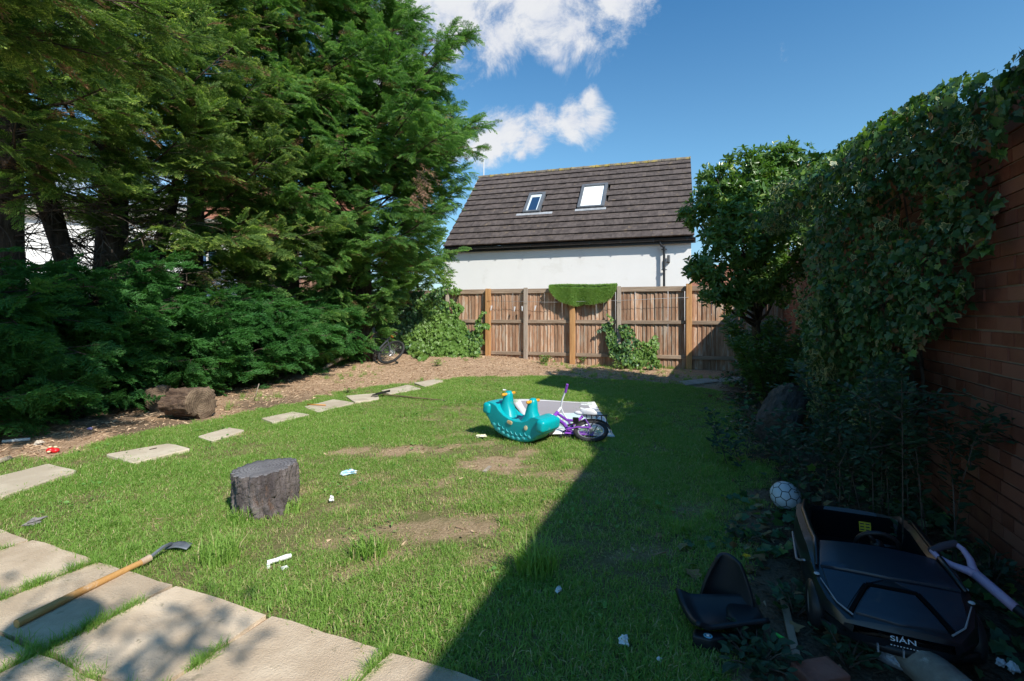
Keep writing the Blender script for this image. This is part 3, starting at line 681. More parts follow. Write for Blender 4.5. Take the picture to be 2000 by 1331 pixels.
def conifer(label, base, height, protos, rad, zl, nl, seed, trunk_r=.2, lean=(0, 0), size=(.34, .56), keep=None, dens=1.0, group='conifers along the left side of the garden', curl=.45, elev=(-8, 22),
            bare=None, cat='tree', name='conifer_tree', stems=1, sec_len=(.35, .75), inner=.28, tilt=-.12):
    rr = random.Random(seed); bx, by = base; bz = float(gz(bx, by)) - .1
    tr = thing(name, label, cat, (bx, by, bz), 0, group)
    tp = [Vector((lean[0] * f * height + .06 * math.sin(f * 9 + seed), lean[1] * f * height + .05 * math.sin(f * 7 + 2 * seed), f * height)) for f in [i / 12 for i in range(13)]]
    m = MB(); m.tube(tp, [max(.015, trunk_r * (1.25 if i == 0 else 1) * (1 - .93 * i / 12)) for i in range(13)], 10)
    for s in range(1, stems):
        a = rr.uniform(0, 2 * PI); q = bez((.08 * math.cos(a), .08 * math.sin(a), .25), (math.cos(a) * .35, math.sin(a) * .35, 1), height * .6, .5, 9, .05, rr)
        m.tube(q, [trunk_r * .62 * (1 - .85 * i / 9) for i in range(10)], 8)
    m.build('trunk', dark_bark, tr, smooth=True)
    bm_ = MB(); PP, DD, NN, SS, II = [], [], [], [], []
    for k in range(nl):
        f = (k + rr.random()) / nl; z = zl + (height * .97 - zl) * f ** 1.15; az = k * 2.39996 + rr.uniform(-.4, .4)
        L = rad(z, az) * rr.uniform(.78, 1.08)
        if L < .12: continue
        p0, _ = lerp_path(tp, min(.98, z / height))
        el = R(rr.uniform(*elev)); d = (math.cos(az) * math.cos(el), math.sin(az) * math.cos(el), math.sin(el))
        tip = Vector((bx, by, bz)) + p0 + Vector(d) * L
        if keep is not None and not keep(tip): continue
        pts = bez(p0, d, L, rr.uniform(curl * .4, curl * 1.3), 7, .07, rr)
        bm_.tube(pts, [max(.006, .012 * L * (1 - .9 * i / 7)) for i in range(8)], 5, False)
        ns = max(3, int(L / .15 * dens))
        for j in range(ns):
            t = inner + (1 - inner) * (j + rr.random() * .8) / ns; q, qd = lerp_path(pts, min(t, .999))
            sd = qd.cross(Vector((0, 0, 1))); sd = sd.normalized() if sd.length > .01 else Vector((1, 0, 0))
            side = rr.choice((-1, 1)); ang = rr.uniform(25, 75)
            sdv = (qd * math.cos(R(ang)) + sd * side * math.sin(R(ang)) + Vector((0, 0, rr.uniform(-.35, .35)))).normalized()
            l2 = rr.uniform(*sec_len) * (1.15 - .75 * t) * min(1.5, .5 + L / 2.5)
            q2 = bez(q, sdv, l2, rr.uniform(-.25, .45), 4, .1, rr)
            bm_.tube(q2, [.006, .005, .004, .003, .002], 3, False)
            nsp = max(2, int(l2 / .085 * dens))
            for i in range(nsp):
                tt = .12 + .88 * (i + .5) / nsp; s, sdir = lerp_path(q2, min(tt, .999))
                yaw = R(rr.uniform(-50, 50)) if i < nsp - 1 else R(rr.uniform(-12, 12))
                lat = sdir.cross(Vector((0, 0, 1))); lat = lat.normalized() if lat.length > .01 else Vector((1, 0, 0))
                dv = sdir * math.cos(yaw) + lat * math.sin(yaw) + Vector((0, 0, rr.uniform(-.25, .2) + tilt))
                PP.append(s); DD.append(dv); NN.append((rr.uniform(-1.1, 1.1), rr.uniform(-1.1, 1.1), 1)); SS.append(rr.uniform(*size) * (.75 + .35 * (1 - t))); II.append(rr.randrange(len(protos)))
        q, qd = lerp_path(pts, .96)
        for i in range(3):
            PP.append(q); DD.append(qd + Vector((rr.uniform(-.4, .4), rr.uniform(-.4, .4), rr.uniform(-.15, .3)))); NN.append((rr.uniform(-.5, .5), rr.uniform(-.5, .5), 1)); SS.append(rr.uniform(*size) * 1.05); II.append(rr.randrange(len(protos)))
    if bare:      # dead leafless twigs below the crown
        z0, z1, n, L0 = bare; dm = MB()
        for k in range(n):
            z = rr.uniform(z0, z1); p0, _ = lerp_path(tp, z / height); az = rr.uniform(0, 2 * PI); el = R(rr.uniform(-35, 40))
            pts = bez(p0, (math.cos(az) * math.cos(el), math.sin(az) * math.cos(el), math.sin(el)), rr.uniform(.5, 1) * L0, rr.uniform(-.5, .6), 6, .16, rr)
            dm.tube(pts, [.014, .012, .010, .008, .006, .005, .003], 4, False)
            for j in range(9):
                q, qd = lerp_path(pts, rr.uniform(.2, .98)); q2 = bez(q, qd + Vector((rr.uniform(-1, 1), rr.uniform(-1, 1), rr.uniform(-.9, .7))), rr.uniform(.2, .6), rr.uniform(-.6, .3), 3, .2, rr)
                dm.tube(q2, [.006, .005, .0035, .002], 3, False)
        dm.build('dead_twigs', twig_m, tr)['kind'] = 'stuff'
    bm_.build('branches', dark_bark, tr)['kind'] = 'stuff'
    scatter('crown', PP, eul(np.array(DD), np.array(NN)), SS, II, protos, tr)
    return tr, tp, bz

# the row of tall conifers, from the near left to the far end of the lawn
def inview(marg=600):
    def f(p):
        if p.y < .6: return False
        px, py = proj(p.x, p.y, p.z); return -marg < px < 1400 and py > -500
    return f
def toward(az, a0, wd):          # 1 on the side facing a0 (garden side), less behind
    return .5 + .5 * math.cos(az - a0)
GA = -.75                        # bearing of the garden seen from the trees (to the right and towards the camera)
def r_near(z, az): return (0 if z < 2.9 else (1.0 + 2.2 * toward(az, GA, 1)) * min(1, (z - 2.6) / .9)) * (1 if z < 7 else max(.3, (11 - z) / 4))
def r_n(z, az): return .9 + 1.75 * toward(az, .1, 1)
conifer('nearest conifer, its blurred-looking yellowish branches reaching in at the top left corner', (-4.7, 2.75), 5.3, CON, r_n, 3.2, 52, 3, .17, keep=lambda p: True, curl=.15, elev=(-6, 12), size=(.24, .42))
def r2(z, az): return (0 if z < 3.0 else (.9 + 2.3 * toward(az, GA, 1)) * min(1, .68 + (z - 3.0) / 2.2))
conifer('conifer with a bare dark trunk at the left edge of the frame', (-7.0, 6.9), 11, CON, r2, 3.0, 70, 4, .24, keep=inview(), dens=.85, bare=(.9, 3.6, 70, 1.7), curl=.25)
conifer('conifer with a thick many-stemmed trunk in front of the white house gap', (-6.45, 8.0), 11, CON, r2, 3.0, 72, 5, .27, keep=inview(), dens=.85, bare=(.9, 3.6, 80, 1.7), stems=4, curl=.25)
def r4(z, az): return (1.0 + 1.9 * toward(az, GA, 1)) * min(1, .30 + max(0, z - 1.2) / 2.2) 
conifer('conifer with a leaning dark trunk right of the thick many-stemmed one', (-6.35, 9.6), 11.5, CON, r4, 1.2, 110, 6, .2, lean=(.05, -.0), keep=inview(), bare=(.8, 2.8, 34, 1.3), curl=.3)
def r5(z, az):
    k = np.interp(z, [.4, 1.2, 2.5, 4, 6, 9, 13], [.7, .9, 1.25, 1.5, 1.6, 1.4, .4]); return k * (.75 + .95 * toward(az, GA, 1))
conifer('dense dark conifer in the middle of the row, green down to the ground', (-4.95, 11.1), 12.5, LUSH, r5, .5, 170, 8, .24, keep=inview(), elev=(-18, 16), curl=.3, size=(.34, .54), tilt=-.3)
def r6(z, az):
    k = np.interp(z, [.3, 1.0, 1.86, 2.7, 3.5, 4.3, 6, 7, 7.8, 9, 13.5], [.3, .55, 1.45, 1.9, 2.2, 2.5, 2.5, 1.45, 1.0, .9, .3]); return k * (.8 + .5 * toward(az, -.25, 1))
conifer('big sunlit conifer at the far end of the row, beside the white house', (-3.55, 11.9), 13.5, LUSH, r6, .5, 260, 9, .26, keep=inview(), elev=(-14, 22), curl=.5, size=(.30, .50), tilt=-.22)
# brown dead branch hanging in the far conifer
dp = np.array([P(818, 322 + 7 * i, 10.6 - .1 * (i % 3)) for i in range(9)]) + rng.normal(0, .06, (9, 3))
ds = thing('dead_branch', 'brown dead branch hanging in the far sunlit conifer', 'branch', dp[0])
scatter('dead_sprays', dp - dp[0], eul(np.stack([rng.uniform(.3, 1, 9), rng.uniform(-.6, -.1, 9), rng.uniform(-1.2, -.3, 9)], 1), np.array([[.3, -.5, 1]] * 9)), rng.uniform(.45, .7, 9), np.zeros(9, int), DEAD, ds)
mm = MB(); mm.tube([(-.5, .3, .25), (-.1, .05, .1), (.2, -.1, -.25), (.45, -.25, -.6)], [.015, .012, .008, .004], 5); mm.build('stem', twig_m, ds)

conifer('yellow-green tree peeping over the fence between the far conifer and the white house', (-2.75, 14.6), 4.2, HED2, lambda z, az: 1.05 * np.interp(z, [.3, 1.5, 3, 4.2], [.8, 1, .8, .2]), .4, 60, 12, .07, keep=inview(), name='garden_tree', group='', size=(.26, .42))
# low conifer bushes under the row
HG = 'low conifer bushes in front of the trunks'
def bush(label, base, rx, h, n, seed, az0=-.5):
    def rad(z, az): return rx * np.interp(z / h, [0, .15, .5, .8, 1], [.75, .95, 1, .8, .35]) * (.7 + .4 * toward(az, az0, 1))
    conifer(label, base, h, HED, rad, .12, n, seed, .07, name='conifer_bush', cat='bush', group=HG, elev=(-5, 35), curl=-.25, size=(.26, .44), inner=.2, sec_len=(.3, .55), dens=1.0, tilt=-.25)
bush('conifer bush at the left frame edge, hanging over the small dark stump', (-6.15, 5.7), 1.45, 1.95, 90, 31)
bush('conifer bush between the left frame edge and the split log, below the white house gap', (-5.95, 7.2), 1.35, 2.0, 95, 32)
bush('low conifer bush right behind the large split log', (-5.3, 8.6), 1.3, 1.55, 90, 33)
bush('low conifer bush with a pale drooping tip, right of the split log', (-4.75, 9.9), 1.2, 1.5, 85, 34)
bush('far low conifer bush just left of the round reddish log', (-4.6, 11.4), 1.15, 1.7, 85, 35)
bush('conifer bush behind the leaning trunk, shading the ground', (-6.5, 9.2), 1.1, 2.1, 70, 36)

# ------------------------------------------------------------------ broad leaves
def ivy_leaf(seed=0, varieg=False, fold=.10):
    rr = random.Random(seed); m = MB()
    o = [(0, 0), (-.10, .22), (.02, .46), (.22, .30), (.34, .52), (.52, .40), (.60, .24), (1.0, 0), (.60, -.24), (.52, -.40), (.34, -.52), (.22, -.30), (.02, -.46), (-.10, -.22)]
    o = [(x * rr.uniform(.94, 1.06), y * rr.uniform(.92, 1.08)) for x, y in o]; n = len(o); k = .62 if varieg else .8
    c = (.3, 0, .0); vs = [c]; ts = [0.0]
    def zz(x, y): return fold * abs(y) * 1.2 - .12 * x * x
    for x, y in o: vs.append((c[0] + (x - c[0]) * k, y * k, zz(c[0] + (x - c[0]) * k, y * k))); ts.append(0.0 if varieg else .1)
    for x, y in o: vs.append((x, y, zz(x, y))); ts.append(1.0)
    fs = [(0, 1 + i, 1 + (i + 1) % n) for i in range(n)] + [(1 + i, 1 + n + i, 1 + n + (i + 1) % n, 1 + (i + 1) % n) for i in range(n)]
    m.add(vs, fs); m.t = ts; return m
def oval_leaf(w=.36, fold=.16, bend=.2):
    m = MB(); xs_ = [0, .18, .45, .72, 1.0]; ws = [.02, .75, 1, .72, .0]
    vs, ts = [], []
    for x, q in zip(xs_, ws):
        z = -bend * x * x
        vs += [(x, w * .5 * q, z + fold * w * q), (x, 0, z), (x, -w * .5 * q, z + fold * w * q)]; ts += [.4 + .4 * x, .15, .4 + .4 * x]
    fs = []
    for i in range(4): a = i * 3; fs += [(a, a + 3, a + 4, a + 1), (a + 1, a + 4, a + 5, a + 2)]
    m.add(vs, fs); m.t = ts; return m
ivy_m = leafmat('ivy_green', (.035, .10, .042), (.075, .165, .055), (.07, .15, .055), .22, .42, .45)
ivy_light = leafmat('ivy_fresh', (.10, .21, .045), (.17, .29, .06), (.2, .32, .08), .3, .45, .4)
ivy_var = leafmat('ivy_variegated', (.045, .115, .05), (.075, .15, .06), (.42, .43, .22), .2, .45, .4, tth=(.15, .75))
laurel_m = leafmat('laurel_green', (.06, .145, .034), (.12, .22, .05), (.12, .22, .05), .30, .32, .55)
laurel_l = leafmat('laurel_fresh', (.19, .29, .05), (.25, .34, .08), (.26, .36, .09), .32, .4, .45)
IVYP = [proto(ivy_leaf(1), 'ivy_leaf_proto', ivy_m), proto(ivy_leaf(2), 'ivy_leaf_proto', ivy_m), proto(ivy_leaf(3), 'ivy_fresh_proto', ivy_light), proto(ivy_leaf(4, True), 'ivy_var_proto', ivy_var), proto(ivy_leaf(5, True), 'ivy_var_proto', ivy_var), proto(ivy_leaf(6, False, .3), 'ivy_dead_proto', leafmat('ivy_dead', (.16, .10, .05), (.30, .22, .10), None, .2, .7, .2, (1, 1, 1)))]
LAUP = [proto(oval_leaf(.36), 'laurel_leaf_proto', laurel_m), proto(oval_leaf(.42, .2, .1), 'laurel_leaf_proto', laurel_m), proto(oval_leaf(.34), 'laurel_fresh_proto', laurel_l)]

# ivy hanging over the brick wall
ivy = thing('ivy', 'dark and cream-edged ivy hanging over the top and face of the brick wall', 'climbing plant')
NL = 95000
u_ = rng.uniform(.4, 9.2, NL); z_ = rng.uniform(0, 3.25, NL)
def thick(u, z):
    b = .06 + .42 * fbm(u, z, 1.3, 51) ** 1.5 + .34 * np.maximum(0, fbm(u, z, 3.7, 52) - .25)
    b = b * np.interp(u, [2.6, 4.0], [.35, 1.0]); far = sst(3.0, 6.2, u); b = b * (.75 + .5 * far) + .18 * far
    return b * np.interp(z, [0, .5, 1.8, 2.7, 3.25], [.75, .9, 1.2, 1.25, .5])
th_ = thick(u_, z_)
ztop = 2.52 + np.interp(u_, [.4, 2.6, 3.2, 4.2, 5.4, 6.7, 7.7, 9], [-.14, -.12, -.03, .24, .44, .52, .12, -.15]) + sst(1.8, 3, u_) * .22 * (fbm(u_, u_ * 0, 2.3, 55) - .5)
dd = th_ * np.where(rng.random(NL) < .75, rng.uniform(.8, 1.05, NL), rng.uniform(.1, .8, NL))
over = 0
dd = np.where(z_ > 2.42, dd * np.sqrt(np.clip(1 - ((z_ - 2.42) / np.maximum(ztop - 2.42, .05)) ** 2, 0, 1)) - rng.uniform(0, .32, NL) * (rng.random(NL) < .5), dd)
PX = U[0] * u_ + V[0] * (WV - dd); PY = U[1] * u_ + V[1] * (WV - dd)
ppx, ppy = proj(PX, PY, z_)
jit = (fbm(u_, z_, 3.2, 57) - .5) * 110 + (fbm(u_, z_, 9, 58) - .5) * 50
ok = inpoly(ppx + jit, ppy + jit * .7, IVY) & (z_ < ztop) & (PY > .9) & (fbm(u_, z_, 2.6, 59) > .35)
ok |= (z_ > 2.36) & (z_ < ztop) & (PY > .9) & (u_ < 8.5) & (u_ > 3.2)
P_ = np.stack([PX, PY, z_], 1)[ok]; n_ = len(P_); th2 = th_[ok]; uu = u_[ok]; zz2 = z_[ok]
out_ = np.array([-V[0], -V[1], 0.0]); 
nrmv = out_ * 1.0 + rng.normal(0, .6, (n_, 3)) + np.where(zz2 > 2.5, 1.0, .22)[:, None] * np.array([0, 0, 1.0])
drv = np.array([0, 0, -1.0]) + rng.normal(0, .75, (n_, 3)) + out_ * .25
var_ = (fbm(uu, zz2, 1.5, 61) > .55) | (rng.random(n_) < .06)
topn = (zz2 > 2.45) & (rng.random(n_) < .45)
idx_ = np.where(var_, rng.integers(3, 5, n_), np.where((rng.random(n_) < .07) | topn, 2, rng.integers(0, 2, n_)))
idx_ = np.where(rng.random(n_) < .03, 5, idx_)
S_ = rng.uniform(.022, .064, n_) * (.75 + .5 * fbm(uu, zz2, 2.3, 63))
pieces('leaf', P_, eul(drv, nrmv), S_, idx_, IVYP, ivy, 300, 'ivy_foliage', key=np.linalg.norm(P_ - np.array((0, 0, H)), axis=1) / S_ - 40 * (np.abs(proj(P_[:, 0], P_[:, 1], P_[:, 2])[0] - 1820) < 170))
stm = MB()
for i in range(26):
    u0 = random.uniform(4.2, 8); q = wp(u0, WV - .03, random.uniform(.1, .6)); pts = [q]
    for k in range(7): q = q + Vector((U[0] * random.uniform(-.12, .12), U[1] * random.uniform(-.12, .12), .33)); pts.append(q.copy())
    stm.tube(pts, [.014 - .0014 * k for k in range(8)], 5)
stm.build('stems', twig_m, ivy)['kind'] = 'stuff'
# long shoots sticking up over the wall
def leafy(name, label, cat, stems, protos, spacing, lsize, mat=twig_m, group=None, pet=.02, fresh=.15, stem_r=.004, up=.2, nl=2, split=0):
    o = thing(name, label, cat, stems[0][0], 0, group); b = Vector(stems[0][0]); m = MB(); pp, dd_, nn, ss, ii = [], [], [], [], []
    for pts in stems:
        pts = [Vector(p) - b for p in pts]; m.tube(pts, [stem_r * (1 - .75 * i / (len(pts) - 1)) for i in range(len(pts))], 5, False)
        Ln = sum((pts[i + 1] - pts[i]).length for i in range(len(pts) - 1)); k = max(2, int(Ln / spacing))
        for i in range(k):
            q, qd = lerp_path(pts, min(.999, .12 + .88 * (i + .5) / k))
            for j in range(nl):
                a = random.uniform(0, 2 * PI); sd = Vector((math.cos(a), math.sin(a), random.uniform(-.4, .5)))
                dv = sd + qd * .5; pp.append(q + sd * pet); dd_.append(dv); nn.append((random.uniform(-.5, .5), random.uniform(-.5, .5) - .3, 1)); ss.append(random.uniform(*lsize)); ii.append(2 if random.random() < fresh else random.randrange(2))
    m.build('stems', mat, o)['kind'] = 'stuff'
    pp = np.array(pp)
    if split: 
        R_ = eul(np.array(dd_), np.array(nn))
        for i in range(min(split, len(pp))): link_mesh('leaf', protos[ii[i]].data, o, pp[i], R_[i], ss[i])
        if len(pp) > split: scatter('foliage', pp[split:], R_[split:], ss[split:], ii[split:], protos, o)
    else: scatter('foliage', pp, eul(np.array(dd_), np.array(nn)), ss, ii, protos, o)
    return o
b = P(1622, 345, 6.3)
leafy('ivy_shoot', 'bright ivy shoots standing up against the sky where the ivy meets the evergreen tree', 'climbing plant', [[b + Vector((random.uniform(-.2, .3), random.uniform(-.2, .2), -.2)), b + Vector((random.uniform(-.2, .3), 0, .02)), b + Vector((random.uniform(-.25, .35), random.uniform(-.1, .1), random.uniform(.1, .28)))] for i in range(14)], IVYP, .035, (.07, .11), fresh=.7)

# round-headed evergreen tree by the wall
lt = thing('evergreen_tree', 'round-headed glossy evergreen tree between the fence and the ivy-clad wall', 'tree', (3.86, 7.77, 0))
m = MB(); tp = [Vector((.05, 0, -.1)), Vector((.02, .02, .6)), Vector((-.05, 0, 1.1)), Vector((.02, -.05, 1.6)), Vector((0, 0, 2.4)), Vector((.05, 0, 3.4))]; m.tube(tp, [.085, .07, .062, .055, .045, .02], 9)
clumps = []; rr = random.Random(5)
LCR = [(1380, 392, 7.9, .22), (1350, 420, 8.0, .17), (1400, 350, 8.1, .26), (1450, 330, 8.2, .28), (1500, 318, 8.3, .28), (1548, 318, 8.3, .28), (1580, 345, 8.4, .24), (1530, 305, 8.4, .2), (1470, 390, 7.85, .32), (1430, 430, 7.75, .30), (1530, 390, 7.9, .32), (1580, 400, 8.1, .3),
       (1500, 450, 7.7, .30), (1400, 470, 7.75, .22), (1450, 490, 7.7, .26), (1550, 460, 7.95, .3), (1590, 450, 8.2, .25), (1385, 520, 7.75, .22), (1360, 525, 7.85, .16), (1420, 555, 7.75, .25), (1390, 570, 7.8, .18), (1470, 560, 7.75, .25), (1500, 520, 7.7, .24), (1440, 590, 7.8, .18), (1520, 570, 7.9, .2), (1545, 520, 8, .22), (1490, 360, 8.1, .3), (1420, 395, 8.2, .3), (1545, 430, 8.5, .35), (1460, 450, 8.5, .35), (1480, 520, 8.4, .3), (1410, 440, 8.5, .3), (1510, 350, 8.8, .35), (1440, 380, 8.9, .3)]
PP, DD, NN, SS, II = [], [], [], [], []
for (cx, cy, cY, r) in LCR:
    r *= .93; c = P(cx, cy, cY * .93); nl_ = int(6000 * r * r) + 100
    q0, _ = lerp_path(tp, .35 + .5 * min(1, max(0, (c.z - 1.2) / 2.8))); q = [Vector((3.86, 7.77, 0)) + q0, (Vector((3.86, 7.77, 0)) + q0).lerp(c, .5) + Vector((0, 0, -.1)), c]
    m.tube([p - Vector((3.86, 7.77, 0)) for p in q], [.03, .02, .01], 5, False)
    for i in range(nl_ // 5):
        d = Vector((rr.gauss(0, 1), rr.gauss(0, 1), rr.gauss(0, 1))).normalized(); s = c + d * r * 1.12 * rr.uniform(.6, 1.1) ; d2 = (d + Vector((0, 0, .5)) + Vector((rr.gauss(0, .3), rr.gauss(0, .3), rr.gauss(0, .3)))).normalized()
        fr = rr.random() < .16
        x = d2.orthogonal().normalized(); y = d2.cross(x)
        for j in range(6):                     # a rosette of leaves at the shoot tip
            a = j * 2 * PI / 6 + rr.uniform(-.4, .4); lv = (x * math.cos(a) + y * math.sin(a)) * 1.0 + d2 * rr.uniform(.25, 1.0)
            PP.append(s + d2 * rr.uniform(-.04, .02)); DD.append(lv); NN.append(d2 - lv * .2 + Vector((rr.gauss(0, .2), rr.gauss(0, .2), rr.gauss(0, .2)))); SS.append(rr.uniform(.075, .115)); II.append(2 if (fr and rr.random() < .7) else rr.randrange(2))
m.build('trunk', dark_bark, lt, smooth=True)
PP = np.array(PP)
pieces('leaf', PP - np.array((3.86, 7.77, 0)), eul(np.array(DD), np.array(NN)), SS, np.array(II), LAUP, lt, 300, 'crown', key=PP[:, 1])
# shrubs under it
def shrub(label, c, r, h, n, protos, lsize, name='shrub', fresh=.15, group=None, seed=1, cat='shrub', spacing=.05):
    rr = random.Random(seed); st = []
    for i in range(n):
        a = rr.uniform(0, 2 * PI); q = rr.uniform(.3, 1) * r; k = rr.uniform(.55, 1) * h
        b = Vector((c[0], c[1], float(gz(c[0], c[1])))) + Vector((math.cos(a) * .12 * r, math.sin(a) * .12 * r, 0))
        st.append([b, b + Vector((math.cos(a) * q * .35, math.sin(a) * q * .35, k * .5)), b + Vector((math.cos(a) * q * .75, math.sin(a) * q * .75, k * .85)), b + Vector((math.cos(a) * q, math.sin(a) * q, k))])
    return leafy(name, label, cat, st, protos, spacing, lsize, group=group, fresh=fresh, nl=3)
SG = 'shrubs in the shade under the evergreen tree'
shrub('leafy shrub in shade under the evergreen tree, nearest the fence', (4.1, 8.4), .5, 1.3, 46, LAUP, (.07, .12), fresh=.3, group=SG, seed=2)
shrub('dark leafy shrub behind the big shaded log', (3.75, 7.2), .62, 1.0, 44, LAUP, (.07, .11), fresh=.08, group=SG, seed=3)
shrub('dark shrub squeezed between the evergreen trunk and the ivy', (4.35, 7.7), .7, 1.15, 44, LAUP, (.07, .11), fresh=.08, group=SG, seed=4)

# ivy on the far fence
def ivy_patch(label, poly, Y0, n, seed, bulge=.35, lsize=(.05, .085), freshp=.35, name='ivy', cat='climbing plant', onfence=True, dead=0):
    r2 = np.random.default_rng(seed); xs_ = [p[0] for p in poly]; ys_ = [p[1] for p in poly]
    px = r2.uniform(min(xs_) - 10, max(xs_) + 10, n * 3); py = r2.uniform(min(ys_) - 10, max(ys_) + 10, n * 3)
    j = (fbm(px, py, .05, seed) - .5) * 40; k = inpoly(px + j, py + j * .6, poly); px, py = px[k][:n], py[k][:n]
    hgt = (max(ys_) - py) / (max(ys_) - min(ys_))
    pts = []
    for a, b_, h_ in zip(px, py, hgt):
        if onfence:
            s = fs(a); d0 = .03
            bl = bulge * (.25 + (1 - h_) ** 1.3) * (.4 + .9 * float(fbm(np.array(a), np.array(b_), .035, seed + 5))) * r2.uniform(.75, 1.05)
            q = fpt(s, d0, 0); Y = q.y - bl
        else: Y = Y0 + r2.uniform(-.15, .15)
        w = P(a, b_, Y); g_ = float(gz(w.x, w.y))
        if w.z < g_ - .05: w = G(a, b_) + Vector((0, 0, r2.uniform(.02, .12)))
        pts.append(w)
    pts = np.array(pts); n2_ = len(pts); o = thing(name, label, cat, pts[0]); 
    nv = np.array([-.2, -1, .45]) + r2.normal(0, .45, (n2_, 3)); dv = np.array([0, -.25, -1]) + r2.normal(0, .55, (n2_, 3))
    f = fbm(px, py, .03, seed + 9) + r2.uniform(-.25, .25, n2_) + (1 - hgt) * .35
    ii = np.where(f > 1.02 - freshp, 2, r2.integers(0, 2, n2_))
    scatter('foliage', pts - pts[0], eul(dv, nv), r2.uniform(lsize[0], lsize[1], n2_), ii, IVYP, o)
    return o
ivy_patch('big ivy mound swallowing the left end of the timber fence', [(866, 572), (872, 600), (885, 640), (884, 585), (900, 600), (908, 650), (925, 640), (946, 606), (944, 640), (940, 690), (930, 702), (870, 700), (815, 704), (790, 690), (795, 655), (820, 625), (815, 580), (850, 572)], 12.6, 4200, 71, .75, (.06, .10), .62)
ivy_patch('ivy creeping over the top rail at the left end of the fence', [(830, 562), (862, 555), (896, 561), (890, 571), (868, 575), (836, 574)], 12.9, 260, 72, .12, (.05, .08), .55)
ivy_patch('dark ivy and leaves climbing beside the mountain bike', [(745, 600), (790, 575), (830, 560), (835, 640), (800, 690), (770, 665), (735, 640)], 12.7, 1600, 73, .5, (.06, .10), .12)
ivy_patch('ivy climbing the grey post between the draped turf and the small stump', [(1176, 606), (1192, 618), (1194, 632), (1184, 622)], 12, 70, 74, .1, (.05, .07), .6)
ivy_patch('ivy column on the fence left of the grey post, right of the draped turf', [(1183, 634), (1206, 632), (1206, 690), (1200, 702), (1185, 690), (1178, 670)], 12, 420, 75, .18, (.05, .08), .3)
ivy_patch('ivy growing round the small rough stump by the fence', [(1213, 634), (1232, 636), (1244, 650), (1252, 668), (1268, 662), (1288, 660), (1287, 690), (1292, 712), (1275, 725), (1235, 722), (1214, 704), (1208, 680)], 12, 950, 76, .42, (.05, .085), .45)

# thin-stemmed shrub in front of the brick wall
b0 = Vector((2.13, 2.62, 0)); st = []; rr = random.Random(8)
for i in range(17):
    q = b0 + Vector((rr.uniform(-.25, .2), rr.uniform(-.2, .6), 0)); hgt = rr.uniform(.55, 1.05); dx, dy = rr.uniform(-.4, .22), rr.uniform(-.25, .45)
    st.append([q, q + Vector((dx * .25, dy * .25, hgt * .5)), q + Vector((dx * .6, dy * .6, hgt * .8)), q + Vector((dx, dy, hgt))])
    for k in range(2):
        t0 = q + Vector((dx * .5, dy * .5, hgt * rr.uniform(.5, .8))); st.append([t0, t0 + Vector((rr.uniform(-.2, .2), rr.uniform(-.2, .2), .1)), t0 + Vector((rr.uniform(-.35, .3), rr.uniform(-.3, .3), rr.uniform(.05, .25)))])
rose_m = leafmat('small_leaf', (.02, .055, .03), (.045, .09, .04), None, .2, .5, .35)
ROSP = [proto(oval_leaf(.5, .1, .1), 'small_leaf_proto', rose_m), proto(oval_leaf(.42, .1, .2), 'small_leaf_proto', rose_m), proto(oval_leaf(.5, .1, .1), 'small_leaf_proto', rose_m)]
leafy('rose_bush', 'spindly thin-stemmed shrub with small sparse leaves against the brick wall', 'shrub', st, ROSP, .026, (.028, .05), nl=3, fresh=.1, stem_r=.0035)
st = []
for i in range(26):
    q = Vector((rr.uniform(1.75, 2.75), rr.uniform(2.9, 4.6), 0)); q.x = min(q.x, wall_x(q.y) - .15); hgt = rr.uniform(.2, .55); dx, dy = rr.uniform(-.3, .3), rr.uniform(-.3, .3)
    st.append([q, q + Vector((dx * .4, dy * .4, hgt * .6)), q + Vector((dx, dy, hgt))])
leafy('bramble', 'tangle of low brambles behind the toy car at the foot of the wall', 'shrub', st, ROSP, .03, (.035, .065), nl=3, stem_r=.003)

# ------------------------------------------------------------------ grass
def blade_tuft(seed, n, rad, hl, w, lean, straw=0.0):
    rr = random.Random(seed); m = MB()
    for i in range(n):
        a = rr.uniform(0, 2 * PI); q = rad * math.sqrt(rr.random()); b = Vector((math.cos(a) * q, math.sin(a) * q, 0)); a2 = rr.uniform(0, 2 * PI); d = Vector((math.cos(a2), math.sin(a2), 0)); s = Vector((-d.y, d.x, 0))
        h = rr.uniform(*hl); ln = rr.uniform(.3, 1) * lean * h; ww = w * rr.uniform(.7, 1.2); o = len(m.v); tt = 1.0 if rr.random() < straw else rr.uniform(0, .35)
        p1 = b + d * ln * .25 + Vector((0, 0, h * .55)); p2 = b + d * ln * .95 + Vector((0, 0, h * (.95 - .3 * lean * rr.random())))
        m.v.extend([tuple(b - s * ww), tuple(b + s * ww), tuple(p1 + s * ww * .85), tuple(p1 - s * ww * .85), tuple(p2)]); m.t.extend([tt] * 5); m.f.extend([(o, o + 1, o + 2, o + 3), (o + 3, o + 2, o + 4)]); m.m.extend([0, 0])
    return m
grass_m = leafmat('grass_blade', (.185, .335, .06), (.28, .425, .10), (.55, .47, .26), .42, .5, .35, tth=(.5, .9))
GR = [proto(blade_tuft(s, 34, .075, (.016, .040), .0017, 1.25, .07), 'grass_proto', grass_m) for s in range(4)] + [proto(blade_tuft(s, 30, .08, (.010, .028), .0017, 1.6, .5), 'grass_dry_proto', grass_m) for s in range(4, 6)] + \
     [proto(blade_tuft(s, 34, .05, (.06, .13), .002, .9, .05), 'grass_long_proto', grass_m) for s in range(6, 9)]
def place_grass(n, box, dens):
    x = rng.uniform(box[0], box[1], n); y = rng.uniform(box[2], box[3], n); k = rng.random(n) < dens(x, y); return x[k], y[k]
